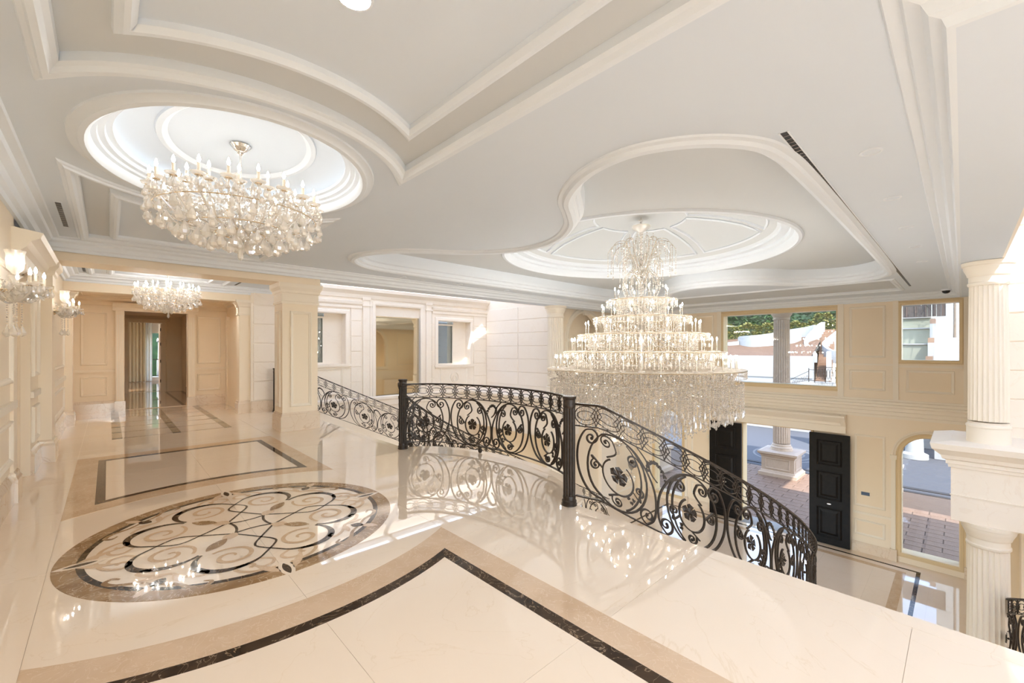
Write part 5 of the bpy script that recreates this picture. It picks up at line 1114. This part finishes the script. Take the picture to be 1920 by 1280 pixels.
# portico with columns on pedestals
po = struct('portico_roof', MB().box(17.2, 1.2, 4.05, 25.6, 7.9, 4.6).box(23.7, 1.2, 3.45, 25.1, 7.9, 4.05), M_WHITE)
struct('roof_eaves', MB().box(11.5, -7.5, 4.7, 17.2, 16.5, 4.9).box(16.8, -7.5, 3.2, 17.2, 16.5, 4.7).box(16.8, -7.5, ZL, 17.2, -0.8, 3.2).box(16.8, 9.8, ZL, 17.2, 16.5, 3.2), M_WHITE)
struct('roof_hall', MB().box(3.0, -0.4, 4.5, 17.0, 9.4, 4.7).box(-1.2, -3.6, 3.55, 3.0, 16, 3.9), M_WHITE)
def portico_column(label, x, y):
    t = fluted('portico_column', label, x, y, ZL + 1.22, 3.45, 0.37, M_STONEOUT, plain=False)
    h = 0.70; lp = rect(x - h, y - h, x + h, y + h)
    MB().sweep(lp, [(-0.12, ZL), (-0.12, ZL + 0.16), (-0.06, ZL + 0.20), (-0.03, ZL + 0.26), (0, ZL + 0.28), (0, ZL + 0.92), (-0.03, ZL + 0.95), (-0.05, ZL + 1.02), (-0.14, ZL + 1.08), (-0.15, ZL + 1.18), (0.0, ZL + 1.22), (0.5, ZL + 1.22)], XY(0), True).build('pedestal', M_STONEOUT, t)
    panel(t, WX(x - h), y - 0.52, ZL + 0.36, y + 0.52, ZL + 0.86, 0.9, M_STONEOUT); panel(t, WY(y - h), x - 0.52, ZL + 0.36, x + 0.52, ZL + 0.86, 0.9, M_STONEOUT)
portico_column('fluted portico column on a square pedestal, framed by the open entrance doors', 24.35, 6.2)
portico_column('fluted portico column on a square pedestal outside the arched window', 24.35, 2.6)
pw = thing('garden_pillar', 'pale square plinth outside the left arched window', 'pillar', (20.5, 11.0, ZL))
MB().sweep(rect(20.0, 10.4, 21.2, 11.6), [(-0.1, ZL), (-0.1, ZL + 0.2), (0, ZL + 0.28), (0, ZL + 1.0), (-0.1, ZL + 1.1), (-0.1, ZL + 1.25), (0.6, ZL + 1.25)], XY(0), True).build('plinth', M_STONEOUT, pw)
MB().lathe([(0.45, ZL + 1.25), (0.40, ZL + 1.6), (0.36, 1.0)], 20.6, 11.0, 48, 12, 0.03).build('shaft', M_STONEOUT, pw)
pc = thing('road_bollard', 'white stone plinth at the far side of the road seen through the arched window', 'plinth', (33.5, 1.9, ZL))
MB().lathe([(0.6, ZL), (0.6, ZL + 0.25), (0.4, ZL + 0.35), (0.36, ZL + 1.6)], 33.5, 1.9, 20).build('post', M_WHITE, pc, True)
# terraced garden over the road
lw = struct('wall_garden', MB().box(38, 7.66, ZL, 38.5, 22, 1.10), M_WHITE)
MB().box(37.94, 7.66, -0.56, 38, 22, -0.46).build('ledge', M_WHITE, lw)
sl_ = struct('terrace', MB().add([(38.5, 7.9, 1.0), (38.5, 22, 1.0), (46, 22, 2.4), (46, 8.4, 3.0), (38.5, 7.9, -4.6), (38.5, 22, -4.6), (46, 22, -4.6), (46, 8.4, -4.6)], [(0, 1, 2, 3), (0, 4, 5, 1), (3, 2, 6, 7)]), M_SOIL)
def wallpath(name, label, P, t_=0.28):
    """curved low wall, P = [(x, y, z bottom, z top)]"""
    q = catmull(P, 6); mb = MB(); vs = []; n = len(q)
    for i, (x, y, a, b) in enumerate(q):
        p0 = q[max(0, i - 1)]; p1 = q[min(n - 1, i + 1)]; dx, dy = p1[0] - p0[0], p1[1] - p0[1]; l = hypot(dx, dy) or 1; nx, ny = -dy / l * t_ / 2, dx / l * t_ / 2
        vs += [(x + nx, y + ny, a), (x + nx, y + ny, b), (x - nx, y - ny, b), (x - nx, y - ny, a)]
    fs = []
    for i in range(n - 1):
        for k in range(4): k2 = (k + 1) % 4; fs.append((i * 4 + k, i * 4 + k2, i * 4 + 4 + k2, i * 4 + 4 + k))
    fs += [(0, 1, 2, 3), (n * 4 - 1, n * 4 - 2, n * 4 - 3, n * 4 - 4)]
    o = mb.add(vs, fs).build(name, M_WHITE, None); return tag(o, label, 'wall')
wallpath('retaining_wall', 'curved white retaining wall of the lower planting bed, left of the portico column', [(44.5, 14.9, 1.2, 2.75), (43.4, 14.3, 1.2, 2.85), (42.6, 13.2, 1.2, 2.88), (42.6, 12.3, 1.2, 2.95), (42.8, 11.2, 1.2, 3.12), (43.2, 10.2, 1.2, 3.2), (44.0, 9.8, 1.2, 3.1)])
wallpath('retaining_wall', 'low pale wall at the far left end of the planting bed', [(44.0, 17.0, 0.9, 2.1), (43.5, 15.4, 0.9, 2.3), (43.6, 14.6, 0.9, 2.4)])
wallpath('retaining_wall', 'pale sloping wall between the hedge and the terracotta bank', [(45.4, 11.0, 1.5, 3.42), (45.2, 9.6, 1.8, 3.6), (44.9, 8.9, 2.0, 3.75)])
wallpath('stair_wall', 'white curved side wall left of the garden steps', [(45.5, 8.4, 2.0, 4.0), (44.5, 8.55, 1.6, 3.70), (43.4, 9.05, 1.2, 2.75), (42.4, 9.0, 1.0, 2.10), (41.4, 8.45, 0.9, 1.62), (40.3, 8.0, 0.8, 1.30), (39.2, 7.75, 0.6, 1.15)])
wallpath('stair_wall', 'white round side wall right of the garden steps', [(45.8, 7.0, 1.6, 3.6), (44.6, 7.15, 1.5, 3.25), (43.2, 7.7, 1.2, 2.45), (42.3, 7.75, 0.9, 2.05), (41.5, 7.2, 0.6, 1.6), (41.2, 6.3, 0.4, 1.4)])
wallpath('stair_wall', 'white pier at the foot of the garden steps', [(40.0, 7.0, -2.0, 1.45), (39.2, 6.9, -2.0, 1.4), (38.6, 6.8, -2.0, 1.4)])
gs = thing('garden_steps', 'terracotta garden steps climbing between white curved walls', 'steps', (42, 7.8, 0))
for k in range(20): MB().box(38.6 + 0.36 * k, 6.7 + 0.045 * k, -0.9 + 0.212 * k, 39.05 + 0.36 * k, 7.62 + 0.045 * k, -0.69 + 0.212 * k).build('step', M_TERRA, gs)
rl = thing('garden_railing', 'black ornamental iron railing in front of the garden steps', 'railing', (33, 6.2, -0.5))
pd = struct('wall_ramp', MB().box(33.2, 4.4, ZL, 33.6, 6.6, -0.48), M_WHITE)
for y in (6.86, 6.55, 5.98, 5.44): MB().box(32.98, y - 0.02, -0.5, 33.02, y + 0.02, 0.40 if y > 6.7 else 0.5).build('post', M_IRON, rl)
MB().box(32.99, 5.44, 0.44, 33.01, 6.55, 0.48).box(32.99, 6.55, 0.28, 33.01, 6.86, 0.31).build('top_rail', M_IRON, rl); MB().box(32.99, 5.44, -0.42, 33.01, 6.86, -0.39).build('bottom_rail', M_IRON, rl)
for k in range(7): y = 5.52 + 0.155 * k; MB().tube([(33, y + 0.07 * cos(a), 0.05 + 0.33 * sin(a)) for a in [2 * pi * i / 14 for i in range(14)]], 0.012, 4, True).build('scroll', M_IRON, rl)
MB().tube([(33, 6.86, 0.2), (33, 7.3, -0.05), (33, 7.9, -0.42)], 0.014, 4).tube([(33, 6.86, -0.4), (33, 7.9, -0.62)], 0.012, 4).build('sloping_rail', M_IRON, rl)
for k in range(6): y = 6.95 + 0.15 * k; MB().tube([(33, y + 0.05 * cos(a), -0.22 - 0.07 * k + 0.13 * sin(a)) for a in [2 * pi * i / 12 for i in range(12)]], 0.010, 4, True).build('scroll', M_IRON, rl)
def foliage(pts, s):
    mb = MB(); vs = []; fs = []
    for (x, y, z) in pts:
        a = random.uniform(0, 6.28); b = random.uniform(-0.9, 0.9); q = s * random.uniform(0.7, 1.3)
        u = Vector((cos(a), sin(a), b)).normalized() * q; v = Vector((-sin(a), cos(a), random.uniform(-0.6, 0.6))).normalized() * q * 0.55; n = len(vs)
        vs += [(x, y, z), (x + u.x * .5 + v.x, y + u.y * .5 + v.y, z + u.z * .5 + v.z), (x + u.x, y + u.y, z + u.z), (x + u.x * .5 - v.x, y + u.y * .5 - v.y, z + u.z * .5 - v.z)]; fs.append((n, n + 1, n + 2, n + 3))
    return mb.add(vs, fs)
def hedge(name, label, x, y0, y1, z0, z1, dep, m, n, s=0.16, lumps=0.15, inner=True):
    t = thing(name, label, 'hedge' if name == 'hedge' else 'tree', (x, (y0 + y1) / 2, z0)); P = []
    for _ in range(n):
        y = random.uniform(y0, y1); h = z1 + lumps * sin(y * 3.1) + lumps * 0.6 * sin(y * 7.7 + 1); f = random.random()
        if f < 0.6: P.append((x + random.uniform(0, 0.12), y, random.uniform(z0, h)))
        else: P.append((x + random.uniform(0, dep), y, h + random.uniform(-0.12, 0.06)))
    foliage(P, s).build('foliage', m, t, kind='stuff')
    if inner: MB().box(x + 0.12, y0, z0 - 0.4, x + dep, y1, z1 - 0.2).build('inner_mass', M_LEAF1, t)
    return t
hedge('hedge', 'clipped yellow green hedge above the curved white wall', 45.9, 9.6, 17.5, 1.9, 3.95, 0.9, M_LEAF2, 6500)
hedge('hedge', 'round yellow green bushes right of the portico column', 46.4, 6.0, 9.7, 3.0, 4.55, 0.9, M_LEAF2, 3600, 0.16, 0.3)
hedge('evergreen_bank', 'dark green trees rising behind the clipped hedge', 48.0, 2.0, 21.0, 2.4, 6.6, 1.5, M_LEAF1, 9000, 0.24, 0.5)
hedge('evergreen_bush', 'mid green bush behind the hedge, left of the portico column', 47.0, 13.2, 17.5, 2.8, 4.75, 1.2, M_LEAF1, 3000, 0.2, 0.3)
# stepped walls seen in the right upper window
sw = struct('wall_terrace', MB().box(37.2, 1.15, ZL, 37.6, 4.4, 3.6), M_WHITE)
M_GREENWALL = mat('render_sage', (0.20, 0.205, 0.15), 0.85, col2=(0.22, 0.225, 0.17), scale=3)
for k, (z0, z1, x) in enumerate(((2.95, 3.58, 37.1), (1.98, 2.88, 36.7), (0.6, 1.9, 36.3))): MB().box(x, 1.35, z0, x + 0.5, 2.95, z1).build('terrace_face', M_GREENWALL, sw); MB().box(x - 0.1, 1.35, z1, x + 0.5, 2.95, z1 + 0.07).build('terrace_coping', M_WHITE, sw)
for k, (y0, y1, z0, z1) in enumerate(((1.10, 1.36, 2.3, 3.45), (1.16, 1.44, 1.2, 2.3), (1.22, 1.52, 0.0, 1.2))): MB().box(36.0 - 0.3 * k, y0, z0, 36.4 - 0.3 * k, y1, z1 - 0.3).build('buttress', M_WHITE, sw); MB().box(36.0 - 0.3 * k, y0, z1 - 0.3, 36.4 - 0.3 * k, y1, z1).build('buttress_cap', M_TERRA, sw)
struct('wall_boundary', MB().box(34.0, -6, ZL, 34.4, 1.10, 2.26), M_WHITE)
struct('wall_boundary', MB().box(40, -8, ZL, 40.5, 1.2, 7.5), M_WHITE)
wf_ = thing('timber_fence', 'dark brown boarded screen with orange brown posts above the terraces', 'fence', (36, 1.7, 3.6))
for k in range(10): MB().box(36.02, 0.68 + 0.2 * k + 0.004, 3.58, 36.08, 0.68 + 0.2 * (k + 1) - 0.004, 4.7).build('board', M_WOODFENCE, wf_)
for y in (0.78, 1.12, 1.50, 1.95, 2.36): MB().box(35.97, y, 3.58, 36.03, y + 0.075, 4.7).build('post', M_FENCEPOST, wf_)
pt = thing('palm_tree', 'slim palm trunk beside the white boundary wall', 'palm', (35, 0.31, 2.2))
MB().lathe([(0.075, 2.2), (0.06, 2.6), (0.056, 3.4), (0.055, 4.8), (0.05, 6.5)], 35, 0.31, 12).build('trunk', M_BARK, pt, True)
for k in range(12): MB().lathe([(0.064, 2.5 + 0.2 * k), (0.066, 2.52 + 0.2 * k), (0.06, 2.54 + 0.2 * k)], 35, 0.31, 12).build('trunk_ring', M_BARK, pt, True)
fr = MB()
for k in range(14):
    a = 2 * pi * k / 14
    for j in range(14): u = j / 13; r_ = 1.5 * u; fr.add([(35 + r_ * cos(a) - 0.12 * sin(a) * (1 - u), 0.31 + r_ * sin(a) + 0.12 * cos(a) * (1 - u), 6.6 + 0.6 * u - 1.3 * u * u), (35 + r_ * cos(a) + 0.12 * sin(a) * (1 - u), 0.31 + r_ * sin(a) - 0.12 * cos(a) * (1 - u), 6.6 + 0.6 * u - 1.3 * u * u), (35 + (r_ + .1) * cos(a), 0.31 + (r_ + .1) * sin(a), 6.45 + 0.6 * u - 1.3 * u * u)], [(0, 1, 2)])
fr.build('fronds', M_LEAF1, pt, kind='stuff')
# greenery outside the far room
hedge('garden_tree', 'sunlit green tree beyond the far terrace', 1.0, 33.0, 33.6, -0.5, 3.6, 3.0, M_LEAF2, 2500, 0.14, inner=False)
hedge('garden_tree', 'dark green hedge beyond the far terrace railing', 0.4, 34.0, 35.0, -1.0, 4.5, 4.5, M_LEAF1, 9000, 0.25)
